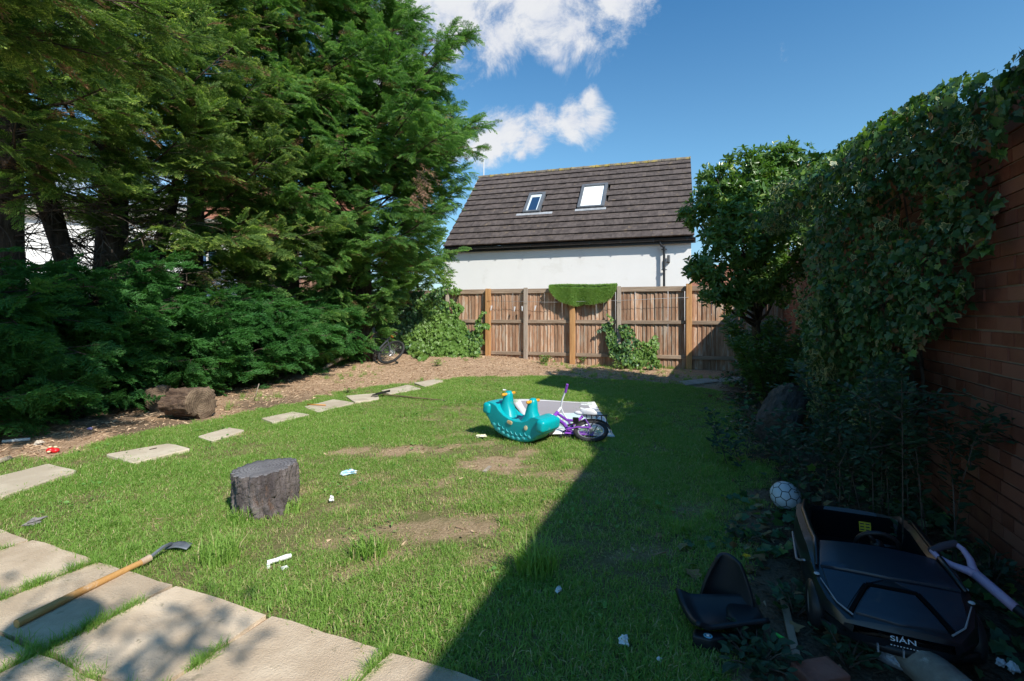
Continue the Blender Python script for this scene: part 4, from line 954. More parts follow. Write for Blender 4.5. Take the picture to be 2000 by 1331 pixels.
def dens_lawn(x, y):
    u, v = to_uv(x, y)
    thin = (.30 + .70 * sst(.34, .60, fbm(x, y, 1.7, 81))) * (.5 + .5 * sst(.28, .5, fbm(x, y, 6, 82))); centre = 1 - .22 * np.exp(-(((x + .4) / 1.3) ** 2 + ((y - 3.8) / 1.2) ** 2)) * sst(.3, .6, fbm(x, y, 3.1, 85) + .1)
    d = lawn_at(x, y) * (1 - bare_at(x, y) * .97) * thin * centre
    d = d * (1 - .55 * bed_at(x, y)) * (1 - patio_at(x, y)); d = d * sst(-.1, .1, 1.0 + x * 0)
    for pts, _ in STONES:
        q = [tuple(G(a, b)[:2]) for a, b in pts]; cx = sum(p[0] for p in q) / 4; cy = sum(p[1] for p in q) / 4
        d = d * ~inpoly(x, y, [(cx + (p[0] - cx) * .9, cy + (p[1] - cy) * .9) for p in q])
    return d
x1, y1 = place_grass(105000, (-5.6, 3.6, 1.4, 10.6), dens_lawn)
dist_ = np.sqrt(x1 ** 2 + y1 ** 2)
dryp = np.clip(.20 + .35 * np.exp(-(((x1 + .4) / 1.4) ** 2 + ((y1 - 3.8) / 1.3) ** 2)) + .5 * sst(.05, .5, bare_at(x1, y1)) + .30 * (fbm(x1, y1, 1.2, 83) - .45) + .10 * sst(5, 9, y1), 0, .85)
i1 = np.where(rng.random(len(x1)) < dryp, rng.integers(4, 6, len(x1)), rng.integers(0, 4, len(x1)))
s1 = rng.uniform(.75, 1.2, len(x1)) * (.72 + .55 * fbm(x1, y1, 1.5, 84))
# longer tufts here and there, by the patio edge and in its joints
x2, y2 = place_grass(4200, (-5.0, 3.2, 1.5, 9.5), lambda x, y: dens_lawn(x, y) * sst(.56, .7, fbm(x, y, 1.9, 86)) * .6)
jx, jy = [], []
for k in range(2300):
    v_ = rng.integers(0, 12) * .6 - 6.56 + .02 + rng.normal(0, .006); u_q = rng.uniform(.0, 1.58)
    if rng.random() < .22: u_q = 1.555 - .508 * rng.integers(0, 3) + rng.normal(0, .012); v_ = rng.uniform(-6, .4)
    if float(fbm(np.array(u_q), np.array(v_), 2.2, 88)) < .42: continue
    a, b_ = uv(u_q, v_); jx.append(a); jy.append(b_)
x2 = np.concatenate([x2, jx]); y2 = np.concatenate([y2, jy]); nj = len(jx)
i2 = rng.integers(6, 9, len(x2)); s2 = np.concatenate([rng.uniform(.6, 1.05, len(x2) - nj), rng.uniform(.28, .62, nj)])
# stray tufts in the mulch and along the fence
x3, y3 = place_grass(9000, (-6.5, 4.4, 2.5, 12.6), lambda x, y: (1 - lawn_at(x, y)) * (1 - patio_at(x, y)) * (sst(.60, .72, fbm(x, y, 1.3, 90)) * .35 + .30 * inpoly(x, y, [tuple(G(a, b)[:2]) for a, b in [(1020, 700), (1300, 715), (1480, 760), (1300, 752), (1100, 730)]])) * sst(8.5, 6.5, y - 0 * x + 0) ** .0)
i3 = rng.integers(0, 9, len(x3)); s3 = rng.uniform(.5, 1.1, len(x3))
gx = np.concatenate([x1, x2, x3]); gy = np.concatenate([y1, y2, y3]); gi = np.concatenate([i1, i2, i3]); gs = np.concatenate([s1, s2, s3])
gp = np.stack([gx, gy, gz(gx, gy) + np.where(patio_at(gx, gy), .012, -.002)], 1)
gr = scatter('grass', gp, np.stack([rng.normal(0, .12, len(gx)), rng.normal(0, .12, len(gx)), rng.uniform(0, 6.28, len(gx))], 1), gs, gi, GR)
tag(gr, 'patchy green lawn grass with dry spots, sunlit on the left and shaded by the wall on the right', 'grass', kind='stuff')

CLV = [proto(oval_leaf(.7, .12, .1), 'clover_proto', leafmat('clover', (.10, .24, .05), (.17, .33, .08), None, .3, .5, .3)), proto(oval_leaf(.45, .1, .3), 'weed_leaf_proto', leafmat('weed_leaf', (.16, .30, .07), (.24, .38, .10), None, .3, .5, .3))]
kx, ky = place_grass(26000, (-4.6, 3.0, 1.6, 9.5), lambda x, y: lawn_at(x, y) * (1 - patio_at(x, y)) * sst(.60, .72, fbm(x, y, 2.4, 97)) * .8); kn = len(kx)
tag(scatter('lawn_weeds', np.stack([kx, ky, gz(kx, ky) + rng.uniform(.012, .035, kn)], 1), np.stack([rng.normal(0, .35, kn), rng.normal(-.15, .3, kn), rng.uniform(0, 6.28, kn)], 1), rng.uniform(.014, .038, kn), rng.integers(0, 2, kn), CLV), 'clover and small flat weeds growing in patches through the lawn grass', 'weeds', kind='stuff')
# clumps of long grass that stand out
def clump(label, px, py, n, hl, rad, seed):
    p = G(px, py); m = blade_tuft(seed, n, rad, hl, .003, .9, .06); o = m.build('grass_clump', grass_m, None, loc=p, tint=True); tag(o, label, 'grass clump', 'clumps of longer grass in the lawn')
clump('lush grass clump in the shade in front of the turquoise rocker', 1050, 1120, 260, (.10, .22), .10, 1)
clump('long grass growing up against the front of the grey stump', 470, 1020, 140, (.06, .13), .08, 2)
clump('grass tuft at the right foot of the grey stump', 575, 998, 90, (.06, .12), .07, 3)
clump('tall grass tuft between the grey stump and the broken white toy', 430, 1095, 180, (.08, .17), .11, 4)
clump('tuft of longer grass right of the white litter in the sunny lawn', 720, 1085, 150, (.07, .14), .10, 5)

# ------------------------------------------------------------------ mulch chips, straw, dead leaves, ground ivy
def chip(w, l, h): m = MB(); m.add([(-l / 2, -w / 2, 0), (l / 2, -w / 3, h), (l / 2.2, w / 2, 0), (-l / 2.3, w / 2.4, h)], [(0, 1, 2, 3)]); return m
chip_m = leafmat('wood_chip', (.24, .14, .085), (.66, .50, .34), None, .05, .9, .1, (1, 1, 1))
dark_chip = leafmat('dark_chip', (.03, .022, .016), (.13, .10, .07), None, .05, .9, .1, (1, 1, 1))
CH = [proto(chip(.014, .05, .008), 'chip_proto', chip_m), proto(chip(.008, .09, .01), 'chip_proto', chip_m), proto(chip(.02, .035, .01), 'chip_proto', chip_m), proto(chip(.014, .04, .008), 'dark_chip_proto', dark_chip), proto(chip(.007, .10, .01), 'dark_chip_proto', dark_chip)]
def scat_flat(name, label, cat, n, box, dens, protos, idx, size, tilt=.25, lift=.004):
    x, y = place_grass(n, box, dens); k = len(x)
    return tag(scatter(name, np.stack([x, y, gz(x, y) + lift], 1), np.stack([rng.normal(0, tilt, k), rng.normal(0, tilt, k), rng.uniform(0, 6.28, k)], 1), rng.uniform(size[0], size[1], k), idx(x, y), protos), label, cat, kind='stuff')
def d_mulch(x, y):
    u, v = to_uv(x, y); return (1 - lawn_at(x, y)) * (1 - patio_at(x, y)) * (v < -.2 + .0 * x) * (.4 + .6 * fbm(x, y, 1.5, 93)) + bare_at(x, y) * .10
scat_flat('wood_chips', 'reddish brown wood chips and dry straw under the conifers and along the fence', 'mulch', 34000, (-8, 3.5, 2.3, 12.9), d_mulch, CH, lambda x, y: rng.integers(0, 3, len(x)), (.5, 1.25))
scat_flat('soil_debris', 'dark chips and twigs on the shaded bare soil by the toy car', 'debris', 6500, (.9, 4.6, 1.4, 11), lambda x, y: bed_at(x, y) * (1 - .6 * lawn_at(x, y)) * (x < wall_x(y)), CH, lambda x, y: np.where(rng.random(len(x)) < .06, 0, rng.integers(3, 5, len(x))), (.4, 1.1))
dl_m = leafmat('dead_leaf', (.16, .09, .04), (.34, .22, .11), None, .15, .8, .2, (1, 1, 1))
DLP = [proto(oval_leaf(.55, .25, -.25), 'dead_leaf_proto', dl_m), proto(ivy_leaf(9, False, .3), 'dead_leaf_proto', dl_m)]
scat_flat('leaf_litter', 'scattered brown dead leaves on the shaded ground by the wall', 'dead leaves', 900, (.8, 4.4, 1.4, 10), lambda x, y: (bed_at(x, y) * .9 + .04) * (x < wall_x(y)), DLP, lambda x, y: rng.integers(0, 2, len(x)), (.035, .085), .4, .012)
scat_flat('ground_ivy', 'ivy and weeds creeping over the shaded soil at the foot of the wall', 'ground cover', 9000, (.9, 4.9, 1.4, 10.8), lambda x, y: bed_at(x, y) * (x < wall_x(y)) * sst(.36, .56, fbm(x, y, 1.6, 95)) * np.where((y < 2.5) & (x < 1.75), .30, 1), IVYP, lambda x, y: np.where(rng.random(len(x)) < .1, 2, rng.integers(0, 2, len(x))), (.035, .075), .45, .035)
# small weeds in the mulch
for lab, px, py, r, hh, n, f in [('yellow-green weed at the foot of the mountain bike', 705, 702, .12, .2, 9, .8), ('sunlit weed right of the mountain bike wheel', 818, 702, .16, .18, 12, .8), ('small sunlit weed in the mulch left of the fence', 856, 716, .14, .16, 9, .8),
                               ('tiny weed beside the stepping stones', 682, 769, .07, .07, 6, .6), ('weeds growing along the fence foot below the draped turf', 1062, 712, .2, .22, 14, .5), ('weed growing by the fence between two brown posts', 1140, 712, .2, .2, 13, .5), ('weeds by the fence left of the small stump', 1210, 722, .2, .18, 12, .5),
                               ('green weed beside the bare wooden batten', 1552, 1200, .09, .12, 9, .1), ('clover-like weed in front of the red brick', 1480, 1305, .14, .09, 16, .1), ('weed on the soil between the ball and the black plastic seat', 1452, 1060, .1, .1, 9, .15), ('weed right of the red brick under the toy car', 1655, 1300, .1, .1, 10, .1), ('broad-leaved weed beside the spade', 1935, 1160, .13, .2, 12, .3)]:
    q = G(px, py); shrub(lab, q, r, hh, n, LAUP if f > .3 else ROSP, (.035, .06) if f > .3 else (.03, .05), 'weed', f, 'small weeds', px, 'weed', .03)

# overhanging tree behind the camera: throws the dappled shade on the patio
ot = thing('overhanging_tree', 'tree behind the camera whose branch throws dappled shade on the patio', 'tree', (3.2, -6.2, 0))
ob = Vector((3.2, -6.2, 0)); m = MB(); m.tube([(0, 0, -.1), (0, .1, 2), (-.3, .3, 4.2), (-.9, 1.5, 5.4)], [.16, .13, .1, .05], 8)
PP, DD, NN, SS, II = [], [], [], [], []
for (px, py, n, sp, hz_) in [(330, 1262, 60, .17, 4.6), (395, 1228, 26, .12, 4.6), (250, 1300, 46, .18, 4.7), (60, 1300, 60, .2, 4.8), (20, 1240, 16, .10, 4.8), (450, 1190, 9, .06, 4.5), (10, 1160, 14, .08, 4.8), (160, 1325, 60, .2, 4.8)]:
    g_ = G(px, py); c = g_ + Vector((.632, -.856, 1.0)) * hz_
    m.tube([Vector((-.9, 1.5, 5.4)), (Vector((-.9, 1.5, 5.4)) + (c - ob)) / 2 + Vector((0, 0, .15)), c - ob], [.02, .014, .008], 5)
    for i in range(n):
        if rng.random() < .35: continue
        PP.append(c - ob + Vector((rng.normal(0, sp), rng.normal(0, sp), rng.normal(0, sp * .7)))); DD.append(rng.normal(0, 1, 3)); NN.append(rng.normal(0, 1, 3) + np.array([0, 0, .5])); SS.append(rng.uniform(.07, .12)); II.append(int(rng.integers(0, 2)))
g_ = G(105, 1225); hc = g_ + Vector((.632, -.856, 1.0)) * 3.4
m.build('trunk', dark_bark, ot)
hbk = thing('shade_basket', 'made-up round basket behind the camera, added to shade the patio', 'basket', hc)  # unseen basket, added only to throw the round shadow on the slabs
m = MB(); m.ball((0, 0, 0), .17, 20, 10, (1, 1, .75)); m.build('bowl', dark_bark, hbk, smooth=True)
m = MB(); m.tube([(0, 0, .1), (0, 0, .6)], .004, 4); m.tube([(-.15, 0, .05), (0, 0, .6), (.15, 0, .05)], .004, 4); m.build('chain', twig_m, hbk)
scatter('foliage', PP, eul(np.array(DD), np.array(NN)), SS, II, LAUP, ot)
# ================================================================== loose objects
def mat_rot(x, y, z): return Matrix((Vector(x), Vector(y), Vector(z))).transposed()
plastic = lambda n, c, r=.35, **k: std(n, c, None, rough=r, spec=.5, **k)

# ---- grey tree stump on the lawn
def rough_log(name, label, cat, loc, rot, r0, r1, L, mside, mend, seed, lump=.12, fine=.03, nseg=40, nz=14, ends=True, sq=1.0, group=None, endz=0.0, notch=None):
    rr = random.Random(seed); o = thing(name, label, cat, loc, rot, group)
    ph = [rr.uniform(0, 6.28) for _ in range(8)]
    def rad(a, f):
        q = 1 + lump * (.6 * math.sin(2 * a + ph[0]) + .5 * math.sin(3 * a + ph[1] + f) + .35 * math.sin(5 * a + ph[2] - f * 1.5))
        q += fine * (math.sin(17 * a + ph[3] + 3 * math.sin(f * 4 + ph[4])) + .7 * math.sin(29 * a + ph[5] + 2 * f))
        if notch:
            for na, nw, nd, f0, f1 in notch:
                da = (a - na + PI) % (2 * PI) - PI
                if abs(da) < nw and f0 <= f <= f1: q -= nd * math.cos(da / nw * PI / 2)
        return q
    m = MB(); vs = []
    for j in range(nz + 1):
        f = j / nz; r = r0 + (r1 - r0) * f
        for i in range(nseg):
            a = 2 * PI * i / nseg; q = rad(a, f) * r * (1 + rr.uniform(-fine, fine) * .6)
            vs.append((q * math.cos(a), q * math.sin(a) * sq, f * L + (endz * math.cos(a + 1) if j == nz else 0)))
    m.add(vs, [(j * nseg + i, j * nseg + (i + 1) % nseg, (j + 1) * nseg + (i + 1) % nseg, (j + 1) * nseg + i) for j in range(nz) for i in range(nseg)])
    m.build('bark', mside, o, smooth=True)
    for top in ((True, False) if ends else ()):
        base = vs[nz * nseg:] if top else vs[:nseg]; c = Vector((0, 0, L if top else 0)); e = MB(); rings = []
        for q in (1.0, .985, .7, .35):
            rings += [tuple((c + (Vector(p) - c) * q) + Vector((0, 0, (.006 if q < .99 else 0) * (1 if top else -1) + rr.uniform(-.002, .002)))) for p in base]
        k = len(base); fs = [(j * k + i, j * k + (i + 1) % k, (j + 1) * k + (i + 1) % k, (j + 1) * k + i) for j in range(3) for i in range(k)]
        rings.append(tuple(c + Vector((0, 0, .007 if top else -.007)))); fs += [(3 * k + i, 3 * k + (i + 1) % k, 4 * k) for i in range(k)]
        if not top: fs = [tuple(reversed(f)) for f in fs]
        e.add(rings, fs); e.build('cut_face', mend, o, smooth=True)
    return o
bark_grey = std('stump_bark', (.075, .062, .064), (.20, .17, .168), 5, .95, 1.0, 22, stretch=(2, 2, .7), c3=(.21, .12, .08), c3th=.55, c3sc=4, dist=.03)
cut_grey = std('stump_top', (.13, .125, .135), (.20, .195, .205), 4, .85, .6, 30, dist=.008, rings=14)
p = G(503, 1010)
rough_log('tree_stump', 'weathered grey sawn tree stump standing on the sunny lawn', 'stump', p + Vector((-.02, .14, -.03)), (R(2), R(-1), .4), .195, .19, .305, bark_grey, cut_grey, 2, .10, .042, 110, 34, notch=[(-1.2, .10, .10, 0, .55), (-2.7, .12, .10, 0, .8), (-.4, .1, .12, .3, 1), (-2.0, .2, .09, .2, 1), (-1.6, .05, .07, 0, 1), (-.9, .05, .06, .1, .9), (-2.3, .04, .08, 0, .7)], endz=.012)
# ---- split logs on the left
bark_br = std('log_bark', (.10, .062, .045), (.22, .145, .10), 7, .95, 1.0, 18, stretch=(2.5, 2.5, .8), dist=.04)
cut_br = std('log_cut', (.10, .066, .043), (.24, .17, .115), 7, .9, .8, 26, c3=(.08, .05, .035), c3th=.55, dist=.03, rings=12)
p = G(372, 824)
d = Vector((.90, -.30, .06)).normalized(); s = Vector((0, 0, 1)).cross(d).normalized()
rough_log('split_log', 'large gnarled split log with a pale cut face lying at the edge of the mulch', 'log', p + Vector((-.40, .30, .165)), mat_rot(s, d.cross(s), d), .20, .225, .46, bark_br, cut_br, 5, .12, .05, 56, 16, sq=.86, notch=[(-1.9, .25, .30, 0, 1), (2.3, .2, .2, 0, .8), (-.7, .16, .18, 0, .6)])
p = G(287, 805); d = Vector((.42, -.85, .12)).normalized(); s = Vector((0, 0, 1)).cross(d).normalized()
rough_log('small_log', 'small dark forked log half in shade behind the large split log', 'log', p + Vector((-.05, .35, .13)), mat_rot(s, d.cross(s), d), .15, .16, .34, bark_br, cut_br, 6, .2, .04, 40, 12, notch=[(.6, .3, .35, 0, 1)])
p = G(110, 822)
rough_log('small_stump', 'dark old stump in the shade below the leftmost conifer bush', 'stump', p + Vector((0, .15, -.02)), .3, .17, .15, .2, dark_bark, dark_bark, 7, .1, .04)
p = G(686, 704); d = Vector((.30, -.95, .05)).normalized(); s = Vector((0, 0, 1)).cross(d).normalized()
red_bark = std('red_log', (.24, .135, .095), (.36, .23, .165), 5, .95, .8, 14, c3=(.30, .22, .17), c3th=.55, dist=.03)
rough_log('round_log', 'round reddish brown log end standing beside the mountain bike', 'log', p + Vector((-.08, .5, .30)), mat_rot(s, d.cross(s), d), .36, .345, .45, red_bark, red_bark, 8, .04, .02, 48, 8)
p = G(1545, 872); d = Vector((.55, .66, .30)).normalized(); s = Vector((0, 0, 1)).cross(d).normalized()
drk = std('shade_log', (.10, .072, .058), (.19, .145, .12), 6, .95, 1.0, 16, stretch=(2.5, 2.5, .8), dist=.04)
rough_log('dark_log', 'big dark rough-barked log lying in the shade below the ivy', 'log', p + Vector((-.10, .12, .13)), mat_rot(s, d.cross(s), d), .21, .20, .72, drk, drk, 9, .12, .05, 48, 16, sq=.85)
p = G(1246, 716)
rough_log('ivy_stump', 'small rough stump wrapped in ivy by the fence', 'stump', p + Vector((0, .1, 0)), .2, .15, .17, .40, drk, cut_br, 10, .15, .06, endz=.03)
p = G(1795, 1331)
rough_log('support_log', 'pale mossy log under the nose of the black toy car', 'log', Vector((1.46, 1.95, .05)), mat_rot((1, 0, 0), (0, 0, 1), (-.10, -1, 0)), .068, .064, .5, std('mossy_log', (.20, .17, .14), (.31, .28, .23), 8, .9, .6, 30, c3=(.42, .40, .36), c3th=.62, c3sc=9, dist=.01), cut_br, 11, .04, .015)
# driftwood and sticks
wood_grey = std('bleached_wood', (.28, .23, .18), (.42, .36, .29), 6, .9, .5, 20, stretch=(1, 5, 5))
def stick(name, label, cat, pts, rad, mat, group=None, n=7):
    b = Vector(pts[0]); m = MB(); m.tube([Vector(q) - b for q in pts], rad, n); return tag(m.build(name, mat, None, smooth=True, loc=b), label, cat, group)
a = G(630, 726); b = G(676, 712)
stick('branch', 'grey weathered branch lying in front of the round reddish log', 'branch', [a + Vector((0, 0, .04)), a.lerp(b, .3) + Vector((0, .05, .12)), a.lerp(b, .7) + Vector((0, .1, .18)), b + Vector((.05, 0, .16))], [.03, .05, .055, .02], wood_grey)
a = G(-30, 836); b = G(70, 822)
stick('branch', 'broken pale branch lying under the bush at the left frame edge', 'branch', [a + Vector((0, 0, .10)), a.lerp(b, .5) + Vector((0, 0, .05)), b + Vector((0, 0, .12))], [.06, .045, .02], std('pale_wood', (.34, .20, .12), (.48, .33, .22), 6, .9, .4, 20))
a = G(5, 866); b = G(58, 862)
stick('white_stick', 'short white plastic tube lying on the mulch at the left edge', 'tube', [a + Vector((0, 0, .018)), b + Vector((0, 0, .02))], .016, plastic('white_plastic', (.72, .74, .76)))
a = G(-15, 912); b = G(20, 901)
stick('wood_offcut', 'pale wood offcut on the mulch at the left frame edge', 'wood', [a + Vector((0, 0, .025)), b + Vector((0, 0, .025))], .026, wood_grey, n=4)
a = G(600, 795); b = G(636, 797)
stick('twig', 'thin orange stick lying on the corner of a stepping stone', 'stick', [a + Vector((0, 0, .035)), b + Vector((0, 0, .037))], .008, plastic('orange_stick', (.5, .23, .05), .7))
a = G(292, 885); b = G(306, 882)
stick('twig', 'little dark twig lying on the second stepping stone from the patio', 'stick', [a + Vector((0, 0, .033)), b + Vector((0, 0, .033))], .004, twig_m)
for (x0, y0, x1, y1, zz, lab) in [(496, 783, 506, 750, .18, 'thin pale stick standing in the mulch right of the split log')]:
    a = G(x0, y0); b = P(x1, y1, a.y)
    stick('twig', lab, 'stick', [a, b], .006, wood_grey)

# ---- artificial turf draped over the fence
tm = std('turf_mat', (.065, .14, .025), (.10, .19, .04), 30, .9, .6, 200)
sA, sB = fs(1074), fs(1206); tw = sB - sA
turf = thing('draped_turf', 'half-round piece of artificial turf draped over the top rail of the fence', 'turf', fpt(sA, 0, 1.9))
b0 = fpt(sA, 0, 1.9)
def turf_pt(i, j):      # i across 0..1, j over the drape: 0 back hem .. 1 front hem
    x = i * tw; ed = (1 - abs(2 * i - 1) ** 2.6) ** .55; drop = .46 * ed + .015
    s = (j - .22) / .78
    if s < 0: d = -.06; z = 1.975 + s / .22 * .78 * .22 * ed
    else:
        z = 1.975 - drop * s; post = .055 * math.exp(-((x - (fs(1119) - sA)) / .10) ** 2)
        d = .10 + .03 * s + post * (.4 + .6 * s) + (.035 * math.sin(i * 8.3 + 1) + .018 * math.sin(i * 19 + 2)) * s; 
        if s < .12: d = -.05 + (d + .05) * (s / .12) ** .6; z = 1.985 - .01 * s
    z += .03 * (i > .45) * math.sin((i - .45) / .55 * PI) * 0 + .010 * math.sin(i * 7) + .022 * math.sin(i * 11 + 1) * max(s, 0) + .012 * math.sin(i * 27) * max(s, 0)
    return fpt(sA + x, d, z) - b0
m = MB(); m.grid(turf_pt, 40, 22); o = m.build('backing', tm, turf, smooth=True)
tp_, tn_ = [], []
for k in range(9000):
    i, j = random.uniform(.012, .988), random.uniform(.05, .995); q = turf_pt(i, j); q1 = turf_pt(min(i + .01, 1), j); q2 = turf_pt(i, min(j + .01, 1)); n_ = (q1 - q).cross(q2 - q)
    if n_.length < 1e-9: continue
    n_.normalize(); n_ = n_ if n_.dot(Vector((FN[0], FN[1], .6))) > 0 else -n_
    tp_.append(q); tn_.append(n_ + Vector((random.gauss(0, .35), random.gauss(0, .35), random.gauss(0, .35) - .3)))
pile_m = leafmat('turf_pile', (.22, .36, .09), (.32, .46, .14), (.36, .48, .18), .4, .5, .3, tth=(.2, 1.6))
PILE = [proto(blade_tuft(60, 12, .02, (.022, .04), .0022, .8, .05), 'pile_proto', pile_m)]
tn_ = np.array(tn_); scatter('pile', tp_, eul(np.cross(tn_, rng.normal(0, 1, tn_.shape)), tn_), rng.uniform(.8, 1.2, len(tp_)), np.zeros(len(tp_), int), PILE, turf)

# ---- clothes line and pegs
wire = std('wire', (.35, .35, .35), rough=.5)
a = fpt(fs(955), .125, 1.62); b = fpt(fs(1345), .125, 1.66)
stick('washing_line', 'thin washing line strung along the front of the fence posts', 'line', [a, fpt(fs(1080), .135, 1.57), fpt(fs(1210), .13, 1.60), b], .004, wire, n=4)
peg_m = plastic('white_peg', (.78, .80, .84))
for px, py, lab in [(963, 602, 'white clothes peg against the leftmost new brown fence post'), (1008, 604, 'white scrap peg hanging midway between two fence posts'), (1023, 603, 'white clothes peg at the left side of the grey fence post'), (1048, 602, 'white clothes peg hanging just right of the grey fence post')]:
    q = fpt(fs(px), .135, 0); z = H + (HY - py) / FPX * q.y; m = MB()
    for sg in (-1, 1): m.box((sg * .008, 0, 0), (.011, .012, .13), (0, sg * .10, 0))
    m.box((0, 0, .02), (.022, .016, .014))
    tag(m.build('clothes_peg', peg_m, None, loc=(q.x, q.y, z), rot=(0, random.uniform(-.3, .3), frot)), lab, 'clothes peg', 'pegs on the washing line')

# ---- bicycles
chrome = std('chrome', (.6, .6, .62), rough=.25, metal=1.0); rubber = std('rubber', (.022, .022, .024), (.035, .034, .034), 20, .8, .2, 60)
alloy = std('alloy_rim', (.55, .56, .58), rough=.35, metal=.6); blackm = std('black_part', (.02, .02, .022), rough=.45)
def wheel(parent, c, r, tyre, rim_m, nsp, disc=None, hubm=None):
    M = Matrix.Translation(c) @ Euler((R(90), 0, 0)).to_matrix().to_4x4()
    w = MB(); w.torus(r - tyre, tyre, M, 44, 8); tyo = w.build('wheel', rubber, parent, smooth=True)
    w = MB(); w.torus(r - 2 * tyre - .006, .011, M, 44, 6, .9); w.build('rim', rim_m, tyo, smooth=True)
    w = MB(); hb = .03
    for i in range(nsp):
        a = 2 * PI * i / nsp; a2 = a + (.35 if i % 2 else -.35); q = Vector((math.cos(a), 0, math.sin(a))) * (r - 2 * tyre - .008); h = Vector((math.cos(a2) * .02, hb * (1 if i % 2 else -1), math.sin(a2) * .02))
        w.tube([Vector(c) + h, Vector(c) + q], .0016 if r > .25 else .0016, 3, False)
    sp = w.build('spokes', alloy, tyo); sp['kind'] = 'stuff'
    w = MB(); w.tube([Vector(c) + Vector((0, -.045, 0)), Vector(c) + Vector((0, .045, 0))], .022, 10); w.build('hub', hubm or alloy, tyo, auto=40)
    if disc:
        w = MB(); w.torus(disc, .014, Matrix.Translation(Vector(c) + Vector((0, -.04, 0))) @ Euler((R(90), 0, 0)).to_matrix().to_4x4(), 30, 6, .15)
        for i in range(5): a = 2 * PI * i / 5; w.tube([Vector(c) + Vector((0, -.04, 0)), Vector(c) + Vector((math.cos(a) * disc, -.04, math.sin(a) * disc))], .008, 4)
        w.build('brake_disc', chrome, tyo)
    return tyo
def put(o, M): o.rotation_mode = 'XYZ'; o.location = M.to_translation(); o.rotation_euler = M.to_euler()

# purple child's bike lying on its side
bk = thing('child_bike', "purple and white child's bike lying on its side on the play mat", 'bicycle')
purple = std('purple_paint', (.22, .055, .42), (.26, .07, .48), 4, .3, coat=.4); whitep = std('white_paint', (.78, .78, .80), rough=.35)
rw = .205; wb = .62
wheel(bk, (0, 0, rw), rw, .026, alloy, 28); fw_ = wheel(bk, (wb, 0, rw), rw, .026, alloy, 28)
bb = Vector((.27, 0, .20)); seat_t = Vector((.15, 0, .50)); head_b = Vector((.50, 0, .46)); head_t = Vector((.475, 0, .56)); rear = Vector((0, 0, rw))
m = MB(); m.tube([bb, bb.lerp(seat_t, .5), seat_t], .017, 8); m.tube([bb + Vector((0, 0, .0)), Vector((.33, 0, .30)), head_b], .024, 8); m.tube([Vector((.19, 0, .40)), Vector((.32, 0, .40)), head_t - Vector((0, 0, .02))], .017, 8); m.tube([head_b, head_t], .024, 8)
for sg in (-1, 1): m.tube([rear + Vector((0, .05 * sg, 0)), rear.lerp(bb, .6) + Vector((0, .045 * sg, 0)), bb], .010, 6); m.tube([rear + Vector((0, .05 * sg, 0)), rear.lerp(seat_t, .6) + Vector((0, .045 * sg, 0)), seat_t - Vector((0, 0, .1))], .009, 6)
m.build('frame', purple, bk, auto=40)
m = MB(); 
for sg in (-1, 1): m.tube([Vector((wb, .05 * sg, rw)), Vector((wb - .06, .05 * sg, rw + .20)), Vector((.515, .035 * sg, .44))], .012, 7)
m.tube([Vector((.515, -.04, .44)), Vector((.515, .04, .44))], .014, 7); m.build('fork', whitep, bk, auto=40)
m = MB(); m.tube([head_t, head_t + Vector((-.015, 0, .09)), head_t + Vector((-.02, 0, .12))], .013, 7); m.tube([head_t + Vector((-.10, -.25, .17)), head_t + Vector((-.04, -.10, .14)), head_t + Vector((-.02, 0, .12)), head_t + Vector((-.04, .10, .14)), head_t + Vector((-.10, .25, .17))], .011, 7); hb_ = m.build('handlebar', whitep, bk, auto=40)
for sg in (-1, 1): m = MB(); m.tube([head_t + Vector((-.085, .20 * sg, .163)), head_t + Vector((-.115, .31 * sg, .178))], .017, 8); m.build('grip', purple, hb_, auto=40)
m = MB(); m.ball((.09, 0, .585), .06, 14, 10, (1.9, 1.15, .5)); m.ball((.20, 0, .58), .04, 12, 8, (1.7, .7, .6)); m.build('saddle', whitep, bk, smooth=True)
m = MB(); m.tube([Vector((.16, 0, .47)), Vector((.135, 0, .57))], .012, 8); m.build('seat_post', chrome, bk, auto=40)
m = MB(); m.box((.14, -.035, .205), (.34, .012, .075)); m.build('chain_guard', purple, bk, bevel=.01)
m = MB(); m.torus(.065, .008, Matrix.Translation((.27, -.045, .2)) @ Euler((R(90), 0, 0)).to_matrix().to_4x4(), 24, 6); m.bar((.27, -.06, .2), (.36, -.06, .14), .016); m.bar((.27, .06, .2), (.18, .06, .26), .016); m.build('crank', blackm, bk)
for q in ((.36, -.10, .14), (.18, .10, .26)): m = MB(); m.box(q, (.07, .075, .02)); m.build('pedal', blackm, bk, bevel=.005)
m = MB()
for sg in (-1, 1): m.tube([Vector((-.16, .055 * sg, .47)), Vector((.14, .045 * sg, .47))], .007, 5); m.tube([Vector((0, .06 * sg, rw)), Vector((-.06, .055 * sg, .47))], .006, 5)
for k in range(5): x = -.15 + k * .06; m.tube([Vector((x, -.055, .47)), Vector((x, .055, .47))], .006, 5)
m.build('rear_rack', blackm, bk)
m = MB(); m.grid(lambda i, j: Vector((math.cos(R(30) + i * R(135)) * (rw + .02), (j - .5) * .055, rw + math.sin(R(30) + i * R(135)) * (rw + .02))), 16, 4); g_ = m.build('mudguard', blackm, bk, smooth=True); md = g_.modifiers.new('t', 'SOLIDIFY'); md.thickness = .004
axf = Vector((-.95, .312, 0)).normalized(); side = Vector((.312, .95, 0)); up = side * math.cos(R(21)) + Vector((0, 0, 1)) * math.sin(R(21)); yl = up.cross(axf)
bk.scale = (.87,) * 3
put(bk, Matrix.Translation(Vector((.75, 4.90, .035))) @ mat_rot(axf, yl, up).to_4x4())

